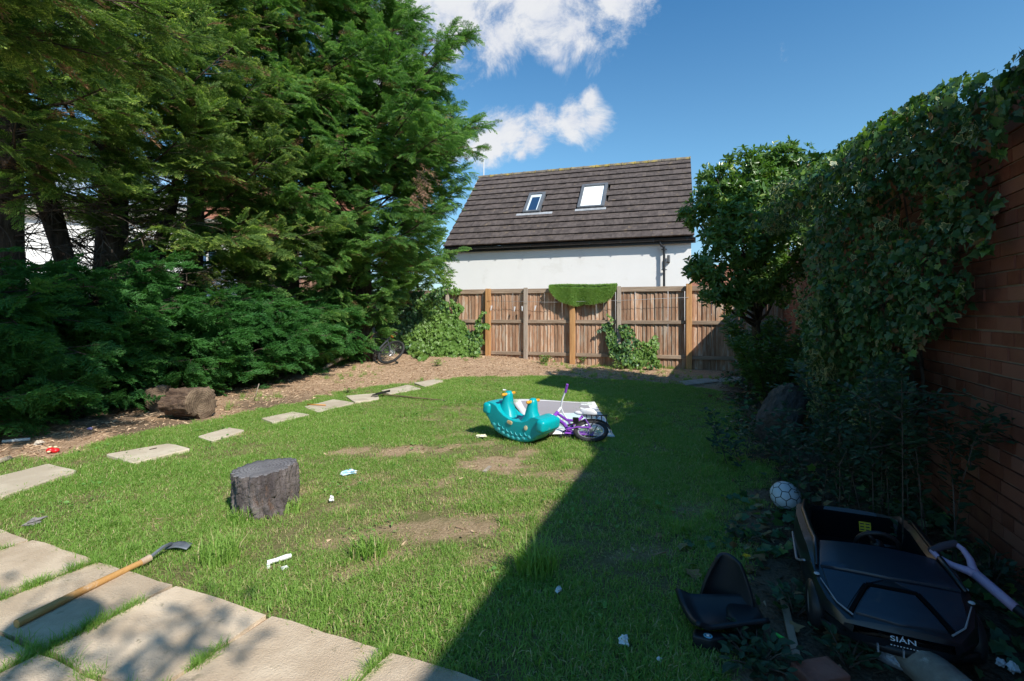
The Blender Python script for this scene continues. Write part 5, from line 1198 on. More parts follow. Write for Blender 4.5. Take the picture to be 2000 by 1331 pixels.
# mountain bike lying back in the ivy
mb_ = thing('mountain_bike', 'dark grey mountain bike lying back against the ivy by the far conifer', 'bicycle')
grp = std('grey_frame', (.045, .05, .06), (.06, .065, .075), 5, .35, coat=.3)
rw2 = .335
wheel(mb_, (0, 0, rw2), rw2, .027, blackm, 32, .075); wheel(mb_, (1.05, 0, rw2), rw2, .027, blackm, 32, .075)
bb = Vector((.43, 0, .30)); st_ = Vector((.28, 0, .76)); hb2 = Vector((.93, 0, .62)); ht2 = Vector((.90, 0, .75)); rear = Vector((0, 0, rw2))
m = MB(); m.tube([bb, st_], .019, 8); m.tube([bb, hb2], .026, 8); m.tube([st_ - Vector((0, 0, .06)), ht2], .021, 8); m.tube([hb2, ht2], .026, 8)
for sg in (-1, 1): m.tube([rear + Vector((0, .06 * sg, 0)), bb + Vector((0, .03 * sg, 0))], .012, 6); m.tube([rear + Vector((0, .06 * sg, 0)), st_ - Vector((0, 0, .1))], .011, 6)
m.build('frame', grp, mb_, auto=40)
m = MB()
for sg in (-1, 1): m.tube([Vector((1.05, .06 * sg, rw2)), Vector((.955, .06 * sg, .60))], .018, 7)
m.tube([Vector((.955, -.07, .60)), Vector((.955, .07, .60))], .02, 7); m.build('fork', alloy, mb_, auto=40)
m = MB(); m.tube([ht2, ht2 + Vector((-.02, 0, .08)), ht2 + Vector((.05, 0, .1))], .016, 7); m.tube([ht2 + Vector((.02, -.34, .13)), ht2 + Vector((.05, 0, .1)), ht2 + Vector((.02, .34, .13))], .013, 7); m.build('handlebar', blackm, mb_, auto=40)
m = MB(); m.ball((.24, 0, .90), .06, 14, 10, (2.1, 1.1, .45)); m.build('saddle', blackm, mb_, smooth=True); m = MB(); m.tube([st_, Vector((.25, 0, .89))], .014, 8); m.build('seat_post', chrome, mb_, auto=40)
m = MB(); m.torus(.085, .01, Matrix.Translation((.43, -.06, .3)) @ Euler((R(90), 0, 0)).to_matrix().to_4x4(), 26, 6); m.bar((.43, -.08, .3), (.56, -.08, .40), .02); m.bar((.43, .08, .3), (.30, .08, .20), .02); m.build('crank', blackm, mb_)
redm = plastic('red_reflector', (.55, .06, .02)); m = MB(); m.tube([Vector((.23, -.03, .80)), Vector((.23, .03, .80))], .022, 8); m.build('reflector', redm, mb_)
p = G(770, 711); axf = Vector((-.88, .42, 0)).normalized(); side = Vector((.0, 0, 1)).cross(axf); side = side if side.y > 0 else -side
up = side * math.cos(R(47)) + Vector((0, 0, 1)) * math.sin(R(47)); yl = up.cross(axf)
put(mb_, Matrix.Translation(p + Vector((-.17, -.2, .02))) @ mat_rot(axf, yl, up).to_4x4())
# silver forks leaning there too
a = G(731, 706); b = P(729, 640, a.y + .1)
stick('pole', 'short grey metal post standing in the mulch left of the mountain bike wheel', 'post', [a - Vector((0, 0, .05)), b], .035, std('dull_post', (.16, .16, .17), (.22, .21, .21), 6, .5))

# ---- play mat
mt_m, t, out = newmat('play_mat')
uvn = N(t, 'ShaderNodeAttribute', None, attribute_name='mat_uv').outputs['Vector']; sp = N(t, 'ShaderNodeSeparateXYZ', {0: uvn}); mx_, my_ = sp.outputs[0], sp.outputs[1]
def band(v, a, b): return mth(t, 'MULTIPLY', mth(t, 'GREATER_THAN', v, a), mth(t, 'LESS_THAN', v, b))
inner = mth(t, 'MULTIPLY', band(mx_, .10, .90), band(my_, .05, .95))
wav = N(t, 'ShaderNodeTexNoise', {'Vector': uvn, 'Scale': 3.5, 'Detail': 1.0}).outputs[0]
base = mixc(t, mth(t, 'GREATER_THAN', my_, .50), (.52, .70, .76), (.34, .33, .36))
base = mixc(t, mth(t, 'GREATER_THAN', wav, .55), base, (.62, .78, .82)); base = mixc(t, band(wav, .50, .545), base, (.80, .82, .84)); base = mixc(t, mth(t, 'MULTIPLY', mth(t, 'GREATER_THAN', my_, .55), mth(t, 'LESS_THAN', mx_, .78)), base, (.36, .34, .37))
c_ = mixc(t, inner, (.80, .80, .82), base)
b_s = N(t, 'ShaderNodeBsdfPrincipled', {'Base Color': c_, 'Roughness': .45, 'Specular IOR Level': .4}); t.links.new(b_s.outputs[0], out.inputs[0])
C0, C1, C2, C3 = Vector((.24, 5.15, 0)), Vector((1.06, 5.12, 0)), Vector((1.17, 7.05, 0)), Vector((.0, 7.22, 0))
def mat_pt(i, j):
    a = C0.lerp(C1, i); b = C3.lerp(C2, i); q = a.lerp(b, j)
    q.z = .030 + .010 * math.sin(i * 5 + j * 7) + .008 * math.sin(j * 13 + i * 3) + .012 * (i * j) ** 6
    return q
m = MB(); m.grid(mat_pt, 24, 40); pm = m.build('play_mat', mt_m, None, smooth=True); at = pm.data.attributes.new('mat_uv', 'FLOAT_VECTOR', 'POINT')
at.data.foreach_set('vector', np.array([(i / 23, j / 39, 0) for i in range(24) for j in range(40)], np.float32).ravel())
md = pm.modifiers.new('t', 'SOLIDIFY'); md.thickness = .012; md.offset = 1
tag(pm, 'pale grey, white and blue play mat spread on the lawn under the purple bike', 'mat')

# ---- turquoise whale rocker
teal = std('teal_plastic', (.0, .33, .37), (.0, .37, .41), 3, .36, .05, 60, spec=.5, c3=(.06, .33, .34), c3th=.60, c3sc=7); teal_l = std('teal_worn', (.11, .50, .53), (.05, .42, .46), 12, .4); orange = plastic('orange_grip', (.80, .34, .02), .35); cream = plastic('cream_badge', (.75, .62, .38), .4); brownp = plastic('badge_brown', (.38, .17, .05), .5)
wk = thing('rocker', 'turquoise whale-shaped two-seat plastic rocker with orange handlebars on the lawn', 'rocker')
prof = [(-.27, .035), (-.14, .008), (.02, .0), (.16, .012), (.28, .05), (.36, .10), (.42, .17), (.47, .20), (.50, .25), (.50, .36), (.46, .40), (.36, .405), (.30, .385), (.25, .33), (.16, .285), (.06, .265), (-.06, .265), (-.16, .29), (-.25, .335), (-.31, .39), (-.38, .41), (-.47, .405), (-.51, .37), (-.51, .26), (-.47, .21), (-.42, .17), (-.36, .10)]
def section(y, k):      # hull outline shrunk towards its middle at the sides
    return [Vector((x * (1 - .03 * k), y, .02 * k + z * (1 - .05 * k) + .0)) for x, z in prof]
hull = MB(); ring = []; ys_ = [(-.165, 1.6), (-.15, .7), (-.11, .1), (0, 0), (.11, .1), (.15, .7), (.165, 1.6)]
for y, k in ys_: ring += section(y, k)
n = len(prof); hull.add(ring, [(j * n + i, j * n + (i + 1) % n, (j + 1) * n + (i + 1) % n, (j + 1) * n + i) for j in range(6) for i in range(n)] + [tuple(range(n - 1, -1, -1)), tuple(range(6 * n, 7 * n))])
o = hull.build('hull', teal, wk, auto=60, bevel=.012, seg=3); 
for sg in (-1, 1): m = MB(); m.box((sg * .45, 0, .315), (.13, .40, .155)); m.build('end_block', teal, wk, bevel=.045, seg=5, smooth=True)
for cx in (-.215, .20):
    m = MB()
    sec = [(.26, .15, .115), (.34, .10, .09), (.42, .066, .078), (.50, .055, .062), (.55, .048, .052), (.585, .026, .034)]
    vs = []
    for z, hx, hy in sec:
        for k in range(12): a = 2 * PI * k / 12; cxp = math.copysign(abs(math.cos(a)) ** .6, math.cos(a)); syp = math.copysign(abs(math.sin(a)) ** .6, math.sin(a)); vs.append((cx + (-.02 if z > .4 else 0) + cxp * hx, syp * hy, z))
    m.add(vs, [(j * 12 + i, j * 12 + (i + 1) % 12, (j + 1) * 12 + (i + 1) % 12, (j + 1) * 12 + i) for j in range(5) for i in range(12)] + [tuple(range(60, 72))]); m.build('handle_post', teal, wk, smooth=True)
    for sg in (-1, 1):
        m = MB(); m.tube([Vector((cx - .02, .03 * sg, .545)), Vector((cx - .02, .06 * sg, .545)), Vector((cx - .02, .12 * sg, .545)), Vector((cx - .02, .135 * sg, .545))], [.019, .019, .021, .012], 12); m.build('handlebar', orange, wk, auto=50)
    m = MB(); m.box((cx + .16, 0, .262 if cx > 0 else .262), (.012, .2, .01)); m.build('seat_groove', blackm, wk)
for sg in (-1, 1):
    for k in range(8):        # row of worn scales along the belly
        x = -.30 + k * .085; z = .036 + .95 * x * x; m = MB(); m.ball((x, sg * .158, z + .012), .034, 10, 8, (1.05, .38, .80)); m.build('scale', teal_l, wk, smooth=True)
    for k in range(7):        # little raised waves
        x = -.23 + k * .075; z = .105 + .85 * x * x; m = MB(); m.tube([Vector((x + .0, sg * .166, z + .022)), Vector((x + .012, sg * .170, z + .004)), Vector((x + .028, sg * .171, z - .008)), Vector((x + .045, sg * .168, z - .006))], [.003, .005, .005, .002], 6); m.build('wave', teal_l, wk, smooth=True)
sg = -1
m = MB(); ov = [(math.cos(a) * .022 + math.copysign(.022, math.cos(a)), math.sin(a) * .024) for a in [2 * PI * (k + .5) / 24 for k in range(24)]]
Mv = Matrix.Translation((-.03, -.172, .235)) @ Euler((R(90), R(0), 0)).to_matrix().to_4x4(); m.prism(ov, 0, .006, Mv); bo = m.build('badge', cream, wk)
m = MB(); m.prism([(x * .75, y * .62) for x, y in ov], .006, .008, Mv); m.build('badge_print', std('badge_tan', (.60, .42, .20), rough=.5), bo)
Mv = Matrix.Translation((.235, -.170, .235)) @ Euler((R(90), 0, 0)).to_matrix().to_4x4(); m = MB(); m.prism([(math.cos(a) * .026, math.sin(a) * .03) for a in [2 * PI * k / 24 for k in range(24)]], 0, .006, Mv); eo = m.build('eye', cream, wk)
m = MB(); m.prism([(math.cos(a) * .014 + .004, math.sin(a) * .017) for a in [2 * PI * k / 20 for k in range(20)]], .006, .008, Mv); m.build('eye_centre', plastic('eye_yellow', (.78, .70, .45)), eo)
ax = Vector((.74, -.60, -.13)).normalized(); yy = Vector((0, 0, 1)).cross(ax).normalized(); zz_ = ax.cross(yy)
wk.scale = (.77,) * 3
put(wk, Matrix.Translation(Vector((.06, 5.10, .02))) @ mat_rot(ax, yy, zz_).to_4x4())

# ---- black ride-on toy car
car_m = std('car_black', (.008, .010, .014), (.012, .015, .02), 3, .28, spec=.5, coat=.25); navy = std('car_panel', (.014, .024, .040), (.022, .034, .052), 3, .30, .04, 60, spec=.55, c3=(.05, .055, .055), c3th=.60, c3sc=9); silver = std('dull_silver', (.30, .30, .32), rough=.4); 
matte = std('matte_black', (.006, .006, .007), None, rough=.95, spec=.08)
car = thing('toy_car', 'black electric ride-on toy sports car on the dark soil by the wall', 'toy car')
ST = [(-.54, .20, .17, .10, .24), (-.52, .245, .25, .07, .27), (-.44, .285, .275, .04, .285), (-.28, .30, .265, .02, .27), (-.06, .295, .262, .02, .265), (.08, .292, .262, .02, .265), (.11, .29, .262, .02, .292), (.20, .288, .256, .02, .278), (.33, .284, .238, .03, .252), (.40, .275, .21, .035, .222), (.47, .25, .172, .045, .185), (.535, .19, .13, .055, .142), (.55, .16, .10, .06, .11)]
def hoodz(x, y):
    xs_ = [s[0] for s in ST]; w = np.interp(x, xs_, [s[1] for s in ST]); c = np.interp(x, xs_, [s[4] for s in ST]); sh = np.interp(x, xs_, [s[2] for s in ST]); f = min(1, abs(y) / w); return c + (sh - c) * f ** 2
vs = []; npt = 0
for (x, w, zs, zb, zc) in ST:
    cock = -.50 < x < .10
    half = [(w - .035, zb), (w - .005, zb + .06), (w, (zb + zs) / 2 + .01), (w - .012, zs), (w - .055, zs + (.018 if cock else (hoodz(x, w - .055) - zs)))]
    if cock: half += [(w - .075, zs - .01), (w - .085, .09), (0, .075)]
    else: half += [(w - .08, hoodz(x, w - .08)), (w * .5, hoodz(x, w * .5)), (0, zc)]
    full = [(x, y, z) for y, z in half] + [(x, -y, z) for y, z in reversed(half[:-1])]; npt = len(full); vs += full
m = MB(); k = len(ST); m.add(vs, [(j * npt + i, (j + 1) * npt + i, (j + 1) * npt + i + 1, j * npt + i + 1) for j in range(k - 1) for i in range(npt - 1)] + [tuple(range(npt)), tuple(range(k * npt - 1, (k - 1) * npt - 1, -1))])
m.build('body', car_m, car, auto=28)
def surf_panel(name, poly, mat, h, parent=car, nsub=8, th=.012):
    """a plate that follows the bonnet: poly in x (forward), y"""
    m = MB(); n = len(poly); c = (sum(p[0] for p in poly) / n, sum(p[1] for p in poly) / n); rings = []
    edge = []
    for i in range(n):
        a, b = poly[i], poly[(i + 1) % n]
        for f in range(nsub): edge.append((a[0] + (b[0] - a[0]) * f / nsub, a[1] + (b[1] - a[1]) * f / nsub))
    K = len(edge); vs = []
    for q, dz in ((1.0, h - th), (1.0, h), (.985, h + .0015), (.66, h + .0015), (.33, h + .0015)):
        for (x, y) in edge:
            x2, y2 = c[0] + (x - c[0]) * q, c[1] + (y - c[1]) * q; vs.append((x2, y2, hoodz(x2, y2) + dz))
    vs.append((c[0], c[1], hoodz(*c) + h + .0015))
    fs_ = [(j * K + i, j * K + (i + 1) % K, (j + 1) * K + (i + 1) % K, (j + 1) * K + i) for j in range(4) for i in range(K)] + [(4 * K + i, 4 * K + (i + 1) % K, 5 * K) for i in range(K)]
    m.add(vs, fs_); return m.build(name, mat, parent, auto=40)
surf_panel('windscreen', [(.105, .22), (.325, .243), (.340, 0), (.325, -.243), (.105, -.22)], navy, .010)
surf_panel('bonnet_side', [(.338, .238), (.465, .222), (.508, .175), (.392, .098), (.352, .02), (.348, .10)], navy, .004)
surf_panel('bonnet_side', [(.352, -.02), (.392, -.098), (.508, -.175), (.465, -.222), (.338, -.238), (.348, -.10)], navy, .004)
surf_panel('bonnet_panel', [(.405, .075), (.515, .145), (.532, 0), (.515, -.145), (.405, -.075)], navy, .009)
m = MB()
for a, b in (((.393, .086), (.516, .162)), ((.393, -.086), (.516, -.162)), ((.393, .086), (.393, -.086))):
    a3 = Vector((a[0], a[1], hoodz(*a) + .005)); b3 = Vector((b[0], b[1], hoodz(*b) + .005)); m.bar(a3, b3, .015, .016)
m.build('bonnet_groove', matte, car)
for sg in (-1, 1):
    m = MB(); q = [(.40, .252), (.49, .205), (.528, .155), (.45, .25)]; pts3 = [Vector((x, y * sg, hoodz(x, y) + .012)) for x, y in q]
    m.tube([pts3[0], pts3[1], pts3[2]], [.002, .0032, .004], 5); m.build('headlight', silver, car)
    m = MB(); m.ball((.37, .262 * sg, hoodz(.37, .262) + .004), .012, 10, 6, (1, 1, .5)); m.build('lamp', std('lamp_clear', (.5, .52, .55), rough=.2), car)
    m = MB(); m.tube([Vector((-.47, .225 * sg, .30)), Vector((-.30, .25 * sg, .298)), Vector((.0, .245 * sg, .292)), Vector((.11, .238 * sg, .292)), Vector((.33, .258 * sg, .252))], [.012, .014, .014, .013, .008], 7); m.build('door_rail', car_m, car, smooth=True)
    m = MB(); m.tube([Vector((-.38, .298 * sg, .12)), Vector((-.05, .305 * sg, .10)), Vector((.10, .302 * sg, .16)), Vector((.22, .296 * sg, .215))], .006, 5); m.build('side_trim', silver, car)
    for x in (-.33, .34):
        m = MB(); m.torus(.075, .034, Matrix.Translation((x, .262 * sg, .075)) @ Euler((R(90), 0, 0)).to_matrix().to_4x4(), 28, 8); wo = m.build('wheel', blackm, car, smooth=True)
        m = MB(); m.tube([Vector((x, .25 * sg, .075)), Vector((x, .29 * sg, .075))], [.07, .055], 14); m.build('hub_cap', silver, wo, auto=40)
m = MB(); m.torus(.085, .011, Matrix.Translation((.0, .03, .268)) @ Euler((0, R(-62), 0)).to_matrix().to_4x4(), 30, 7); M3 = Euler((0, R(-62), 0)).to_matrix()
for a in (R(90), R(210), R(330)): m.tube([Vector((.0, .03, .268)), Vector((.0, .03, .268)) + M3 @ Vector((math.cos(a) * .083, math.sin(a) * .083, 0))], .010, 5)
m.ball((.0, .03, .268), .028, 10, 8); m.build('steering_wheel', blackm, car, smooth=True)
m = MB(); m.box((-.455, 0, .16), (.03, .40, .20), (0, R(-16), 0)); m.box((-.30, 0, .10), (.22, .38, .05)); m.build('seat_well', matte, car, bevel=.02)
yel = plastic('yellow_label', (.72, .52, .01), .6); m = MB(); m.box((-.435, .06, .20), (.002, .055, .055), (0, R(-16), 0)); lb = m.build('warning_label', yel, car)
m = MB()
for k in range(3):
    for j in range(2): m.box((-.434 + (.016 * k - .016) * .28, .046 + j * .026, .216 - .016 * k), (.003, .018, .006), (0, R(-16), 0))
m.build('label_print', blackm, lb)
m = MB(); m.box((.075, .12, .262), (.025, .03, .02)); m.build('dash_knob', plastic('orange_switch', (.5, .1, .02)), car, bevel=.006)
m = MB(); m.grid(lambda i, j: Vector((.520 + .035 * math.cos((i - .5) * PI) * 1.0 - .07 * (abs(i - .5) * 2) ** 2, (i - .5) * .52, .035 + j * .03)), 20, 3); so_ = m.build('bumper', blackm, car, smooth=True); md = so_.modifiers.new('t', 'SOLIDIFY'); md.thickness = .01
for y in (-.08, 0, .08): m = MB(); m.box((.556, y, .052), (.016, .005, .03)); m.build('splitter_fin', silver, car)
def text_mesh(name, s, size, mat, parent, M, ext=.0015):
    c = bpy.data.curves.new(name, 'FONT'); c.body = s; c.size = size; c.align_x = 'CENTER'; c.align_y = 'CENTER'; c.extrude = ext; c.resolution_u = 3
    to = bpy.data.objects.new(name, c); COL.objects.link(to); dg = bpy.context.evaluated_depsgraph_get(); me = bpy.data.meshes.new_from_object(to.evaluated_get(dg)); bpy.data.objects.remove(to)
    me.materials.clear(); me.materials.append(mat); o = link_mesh(name, me, parent); o.location = M.to_translation(); o.rotation_euler = M.to_euler(); return o
letm = plastic('white_print', (.75, .76, .78), .5)
Mt = Matrix.Translation((.556, 0, .102)) @ mat_rot(Vector((0, 1, 0)), Vector((-.45, 0, .89)).normalized(), Vector((.89, 0, .45)).normalized()).to_4x4()
lo_ = text_mesh('lettering', 'SI\u00c1N', .026, letm, car, Mt); lo_.scale = (1.5, 1, 1)
m = MB()
for k in range(9): m.box((.5685 , -.04 + k * .010, .083), (.002, .005, .003))
m.build('small_print', letm, car)
fx = Vector((-.425, -.905, .035)).normalized(); fy = Vector((0, 0, 1)).cross(fx).normalized(); fz = fx.cross(fy)
car.scale = (.94, .93, .86)
put(car, Matrix.Translation(Vector((1.61, 2.235, .03))) @ mat_rot(fx, fy, fz).to_4x4())

# ---- black plastic seat from the toy car
seat_m = std('seat_black', (.012, .014, .017), (.02, .022, .026), 4, .45, .06, 80, spec=.45)
sp_ = G(1404, 1222); st = thing('toy_chair', 'black moulded plastic toy seat lying on the grass beside the toy car', 'toy seat', sp_, 0)
m = MB()       # curved backrest shell leaning to the right, pointed at the top
def back(i, j):
    a = (i - .5) * 2; wv = .15 * (1 - .62 * j ** 1.6); x = a * wv; bow = .055 * (1 - a * a) * (1 - .5 * j)
    return Vector((.055 + x * .55 + .02 * j, .05 + bow - x * .75 * .6 + .02 * j, .05 + .235 * j * (1 - .10 * a * a) + .05 * (x > 0) * 0))
m.grid(back, 17, 14); o = m.build('backrest', seat_m, st, smooth=True); md = o.modifiers.new('t', 'SOLIDIFY'); md.thickness = .016; md2 = o.modifiers.new('b', 'BEVEL'); md2.width = .004; md2.segments = 2
def pan(i, j):
    a = (i - .5) * 2; x = -.155 + .30 * j; y = a * (.125 - .03 * j) - .04; z = .035 + .055 * abs(a) ** 2.2 + .045 * (1 - min(1, j * 5)) * (1 - a * a * .4) + (.02 * j)
    return Vector((x, y, z))
m = MB(); m.grid(pan, 17, 17); o = m.build('seat_pan', seat_m, st, smooth=True); md = o.modifiers.new('t', 'SOLIDIFY'); md.thickness = .018; md.offset = -1
m = MB(); m.prism([(-.165, -.145), (-.10, -.175), (.02, -.15), (.02, -.13), (-.09, -.115), (-.14, -.10)], .0, .062); m.build('front_lip', seat_m, st, bevel=.012, seg=3, smooth=True)
m = MB(); m.prism([(.03, -.15), (.16, -.06), (.19, .08), (.12, .14), (.05, .06), (.01, -.05)], .0, .09); m.build('side_bolster', seat_m, st, bevel=.022, seg=3, smooth=True)
m = MB(); m.torus(.013, .004, Matrix.Translation((-.105, -.152, .064)), 20, 5, .4); lg = m.build('emblem', plastic('pale_blue_print', (.22, .55, .72), .5), st)
m = MB(); m.tube([Vector((-.11, -.15, .064)), Vector((-.10, -.154, .065))], .006, 8); m.build('emblem_centre', letm, lg)

st.scale = (1, 1, .88)
# ---- football with sewn panels
bm = bmesh.new(); bmesh.ops.create_icosphere(bm, subdivisions=1, radius=1)
bmesh.ops.bevel(bm, geom=bm.verts[:] , offset=33.333, offset_type='PERCENT', affect='VERTICES', segments=1)
faces = bm.faces[:]
r_ = bmesh.ops.inset_individual(bm, faces=faces, thickness=.026, use_even_offset=True)
for f in bm.faces: f.material_index = 1
for f in faces: f.material_index = 0
bmesh.ops.triangulate(bm, faces=bm.faces[:]); bmesh.ops.subdivide_edges(bm, edges=bm.edges[:], cuts=2, use_grid_fill=True)
seamv = set(v for f in bm.faces if f.material_index == 1 for v in f.verts)
for v in bm.verts:
    v.co.normalize(); v.co *= .096 if v not in seamv else .0945
    v.co.z *= .93
for f in bm.faces: f.smooth = True
me = bpy.data.meshes.new('football'); bm.to_mesh(me); bm.free(); me.materials.append(std('ball_white', (.62, .64, .68), (.72, .73, .76), 5, .55, c3=(.40, .38, .35), c3th=.62)); me.materials.append(blackm)
p = G(1537, 1003); fb = link_mesh('football', me, None, p + Vector((.035, .08, .085)), (.5, .25, .3)); tag(fb, 'white football with black seams lying behind the toy car', 'ball')
# ---- tools
shaft_m = std('tool_shaft', (.42, .22, .07), (.55, .32, .12), 4, .55, .3, 30, stretch=(1, 1, 1), c3=(.62, .53, .42), c3th=.56, c3sc=5); steel = std('old_steel', (.10, .115, .14), (.16, .18, .21), 8, .55, .4, 30, metal=.3)
a = G(32, 1243) + Vector((0, 0, .05)); b = G(275, 1113) + Vector((0, 0, .035)); c = G(345, 1080) + Vector((0, 0, .05))
hoe = thing('hoe', 'long wooden-handled garden hoe lying across the patio with its grey head in the grass', 'hoe', a)
m = MB(); m.tube([(0, 0, 0), (b - a) * .5 + Vector((0, 0, .004)), b - a], [.017, .0165, .015], 10); m.build('shaft', shaft_m, hoe, auto=40)
m = MB(); m.tube([b - a, (b - a) + (c - b) * .25], .018, 10); m.build('ferrule', std('worn_ferrule', (.34, .20, .12), (.5, .4, .3), 8, .6), hoe, auto=40)
m = MB(); m.tube([(b - a) + (c - b) * .2, (b - a) + (c - b) * .6 + Vector((0, 0, .02)), c - a + Vector((-.03, 0, .0))], .009, 6); m.build('neck', steel, hoe, auto=40)
m = MB(); m.grid(lambda i, j: c - a + Vector((-.05 + .12 * i, -.025 + .05 * j, -.02 + .012 * math.sin(i * PI) + .01 * j)), 12, 5); o = m.build('blade', steel, hoe, smooth=True); md = o.modifiers.new('t', 'SOLIDIFY'); md.thickness = .004
a = G(748, 777) + Vector((0, 0, .03)); b = G(872, 786) + Vector((0, 0, .02))
rk = thing('rake', 'black garden rake lying in the grass with its teeth on a stepping stone', 'rake', a)
m = MB(); m.tube([(0, 0, .02), (b - a)], .013, 8); m.build('shaft', std('dark_shaft', (.10, .085, .04), (.16, .13, .06), 6, .7), rk, auto=40)
hd = (b - a).normalized(); sdv = Vector((0, 0, 1)).cross(hd).normalized(); m = MB(); m.bar(sdv * -.17 + Vector((0, 0, .05)), sdv * .17 + Vector((0, 0, .05)), .02, .03); m.build('head', blackm, rk)
for k in range(13): q = sdv * (-.16 + .32 * k / 12); m = MB(); m.tube([q + Vector((0, 0, .05)), q - hd * .07 + Vector((0, 0, .035)), q - hd * .10 + Vector((0, 0, .0))], [.006, .006, .004], 5); m.build('tooth', blackm, rk)
# spade with lilac handle
lil = plastic('lilac_plastic', (.46, .35, .52), .4); sa = P(1852, 1072, 2.06); s1 = P(1905, 1122, 1.98); s2 = P(2002, 1204, 1.82); sd = (s2 - s1).normalized(); s3 = s2 + sd * .62; s3.z = .03
spd = thing('spade', 'spade with a lilac D-handle and black shaft leaning beside the toy car', 'spade', s1)
rt = Vector((1, 0, 0)); rt = (rt - sd * rt.dot(sd)); rt = Vector((.80, .45, .38)); rt = (rt - sd * rt.dot(sd)).normalized()
g1 = sa - s1
m = MB(); L_ = [ -sd * .135 - rt * .055, -sd * .10 - rt * .058, -sd * .055 - rt * .04, -sd * .02 - rt * .012, Vector((0, 0, 0))]; m.tube(L_, [.010, .011, .013, .016, .019], 9)
L_ = [-sd * .135 + rt * .055, -sd * .10 + rt * .058, -sd * .055 + rt * .04, -sd * .02 + rt * .012, Vector((0, 0, 0))]; m.tube(L_, [.010, .011, .013, .016, .019], 9); m.tube([Vector((0, 0, 0)), sd * .10, s2 - s1 - sd * .03], [.020, .019, .018], 10); hn = m.build('handle', lil, spd, smooth=True)
m = MB(); m.tube([-sd * .132 - rt * .06, -sd * .136, -sd * .132 + rt * .06], [.014, .016, .014], 9); m.build('grip', plastic('grip_grey', (.07, .06, .075), .5), hn, auto=45)
m = MB(); m.tube([s2 - s1 - sd * .04, s3 - s1], [.017, .017], 10); m.build('shaft', blackm, spd, auto=40)
m = MB(); m.grid(lambda i, j: (s3 - s1) + sd * (.26 * j) + rt * ((i - .5) * .17 * (1 - .25 * j ** 3)) , 6, 6); o = m.build('blade', steel, spd, smooth=True); md = o.modifiers.new('t', 'SOLIDIFY'); md.thickness = .003
# ---- bits and litter
p = G(1594, 1318); m = MB(); m.box((0, 0, .008), (.165, .10, .06)); rb_ = m.build('brick', std('loose_brick', (.26, .10, .07), (.34, .15, .11), 8, .9, .5, 50), None, bevel=.006, loc=p + Vector((0, -.02, 0)), rot=(.05, .03, .25)); rb_.name = 'red_brick'; tag(rb_, 'loose red brick paver on the soil in front of the toy car', 'brick')
a = G(1524, 1152); b = G(1556, 1296); m = MB(); m.bar(Vector((0, 0, .018)), b - a + Vector((0, 0, .018)), .030, .018); tag(m.build('wood_batten', std('batten', (.22, .17, .12), (.30, .245, .18), 6, .85, .3, 30), None, loc=a, bevel=.003), 'thin wooden batten lying on the soil between the black seat and the toy car', 'batten')
p = G(1509, 1247); m = MB(); m.bar((0, 0, .015), (.02, -.05, .015), .016, .012); m.bar((.003, .0, .022), (.024, -.048, .026), .014, .006); tag(m.build('green_peg', plastic('green_plastic', (.03, .62, .08)), None, loc=p), 'bright green plastic clothes peg on the dark soil', 'clothes peg')
p = G(1712, 1290); m = MB(); m.tube([(0, 0, .03), (.03, -.03, .032), (.07, -.08, .03), (.085, -.10, .03)], [.024, .03, .027, .015], 9); o = m.build('crushed_bottle', std('foil', (.30, .34, .42), (.55, .57, .60), 14, .25, .6, 40, metal=.5, c3=(.04, .08, .35), c3th=.55), None, loc=p, smooth=True); tag(o, 'crushed blue and silver drink pouch in front of the toy car', 'litter')
def crumple(name, label, px, py, size, mat, seed, sq=.5, cat='litter', lift=.02):
    rr = random.Random(seed); m = MB()
    ph = [rr.uniform(0, 6) for _ in range(6)]
    def F(i, j):
        th = 2 * PI * i; p_ = PI * (j * .98 + .01); r = 1 + .25 * math.sin(3 * th + ph[0] + 2 * p_) + .22 * math.sin(5 * p_ + ph[1] + th) + .15 * math.sin(7 * th + ph[2])
        return Vector((math.sin(p_) * math.cos(th) * size[0] * r, math.sin(p_) * math.sin(th) * size[1] * r, -math.cos(p_) * size[2] * r))
    m.grid(F, 18, 10, True); q = G(px, py); o = m.build(name, mat, None, loc=q + Vector((0, 0, size[2] * .6 + lift)), rot=(0, 0, rr.uniform(0, 3)), auto=25); return tag(o, label, cat)
paper = std('white_paper', (.72, .73, .74), (.80, .80, .80), 8, .7); bluep = std('blue_wrapper', (.30, .55, .78), (.75, .80, .86), 30, .4, lo=.45, hi=.55)
crumple('wrapper', 'crumpled pale blue wrapper on the lawn right of the grey stump', 682, 930, (.055, .02, .016), bluep, 1).rotation_euler.z = .6
crumple('tissue', 'small white tissue on the lawn right of the grey stump', 648, 983, (.016, .014, .017), paper, 2)
crumple('paper_scrap', 'white paper scrap on the shaded grass below the black seat', 1219, 1266, (.017, .021, .015), paper, 3)
crumple('moth_scrap', 'small pale scrap in the shaded grass by the lush clump', 1091, 1162, (.012, .02, .009), paper, 4)
crumple('paper_scrap', 'tiny white scrap by the grass edge left of the batten', 1288, 1300, (.008, .008, .006), paper, 5)
crumple('grey_rag', 'small grey rag lying in the grass near the left end of the patio', 68, 1028, (.05, .025, .016), std('rag', (.16, .15, .15), (.26, .24, .24), 9, .9), 6)
crumple('white_blossom', 'faded cream flower scrap in the grass left of the rocker', 941, 857, (.05, .04, .012), std('cream_flower', (.62, .60, .38), (.75, .72, .55), 20, .8), 7)
crumple('paper_scrap', 'tiny white scrap in the grass behind the rocker', 985, 765, (.03, .02, .01), paper, 8)
crumple('pebble', 'pale stone lying on the mulch left of the red toy', 76, 872, (.035, .03, .02), std('pale_stone', (.45, .38, .31), (.55, .48, .4), 8, .9), 9)
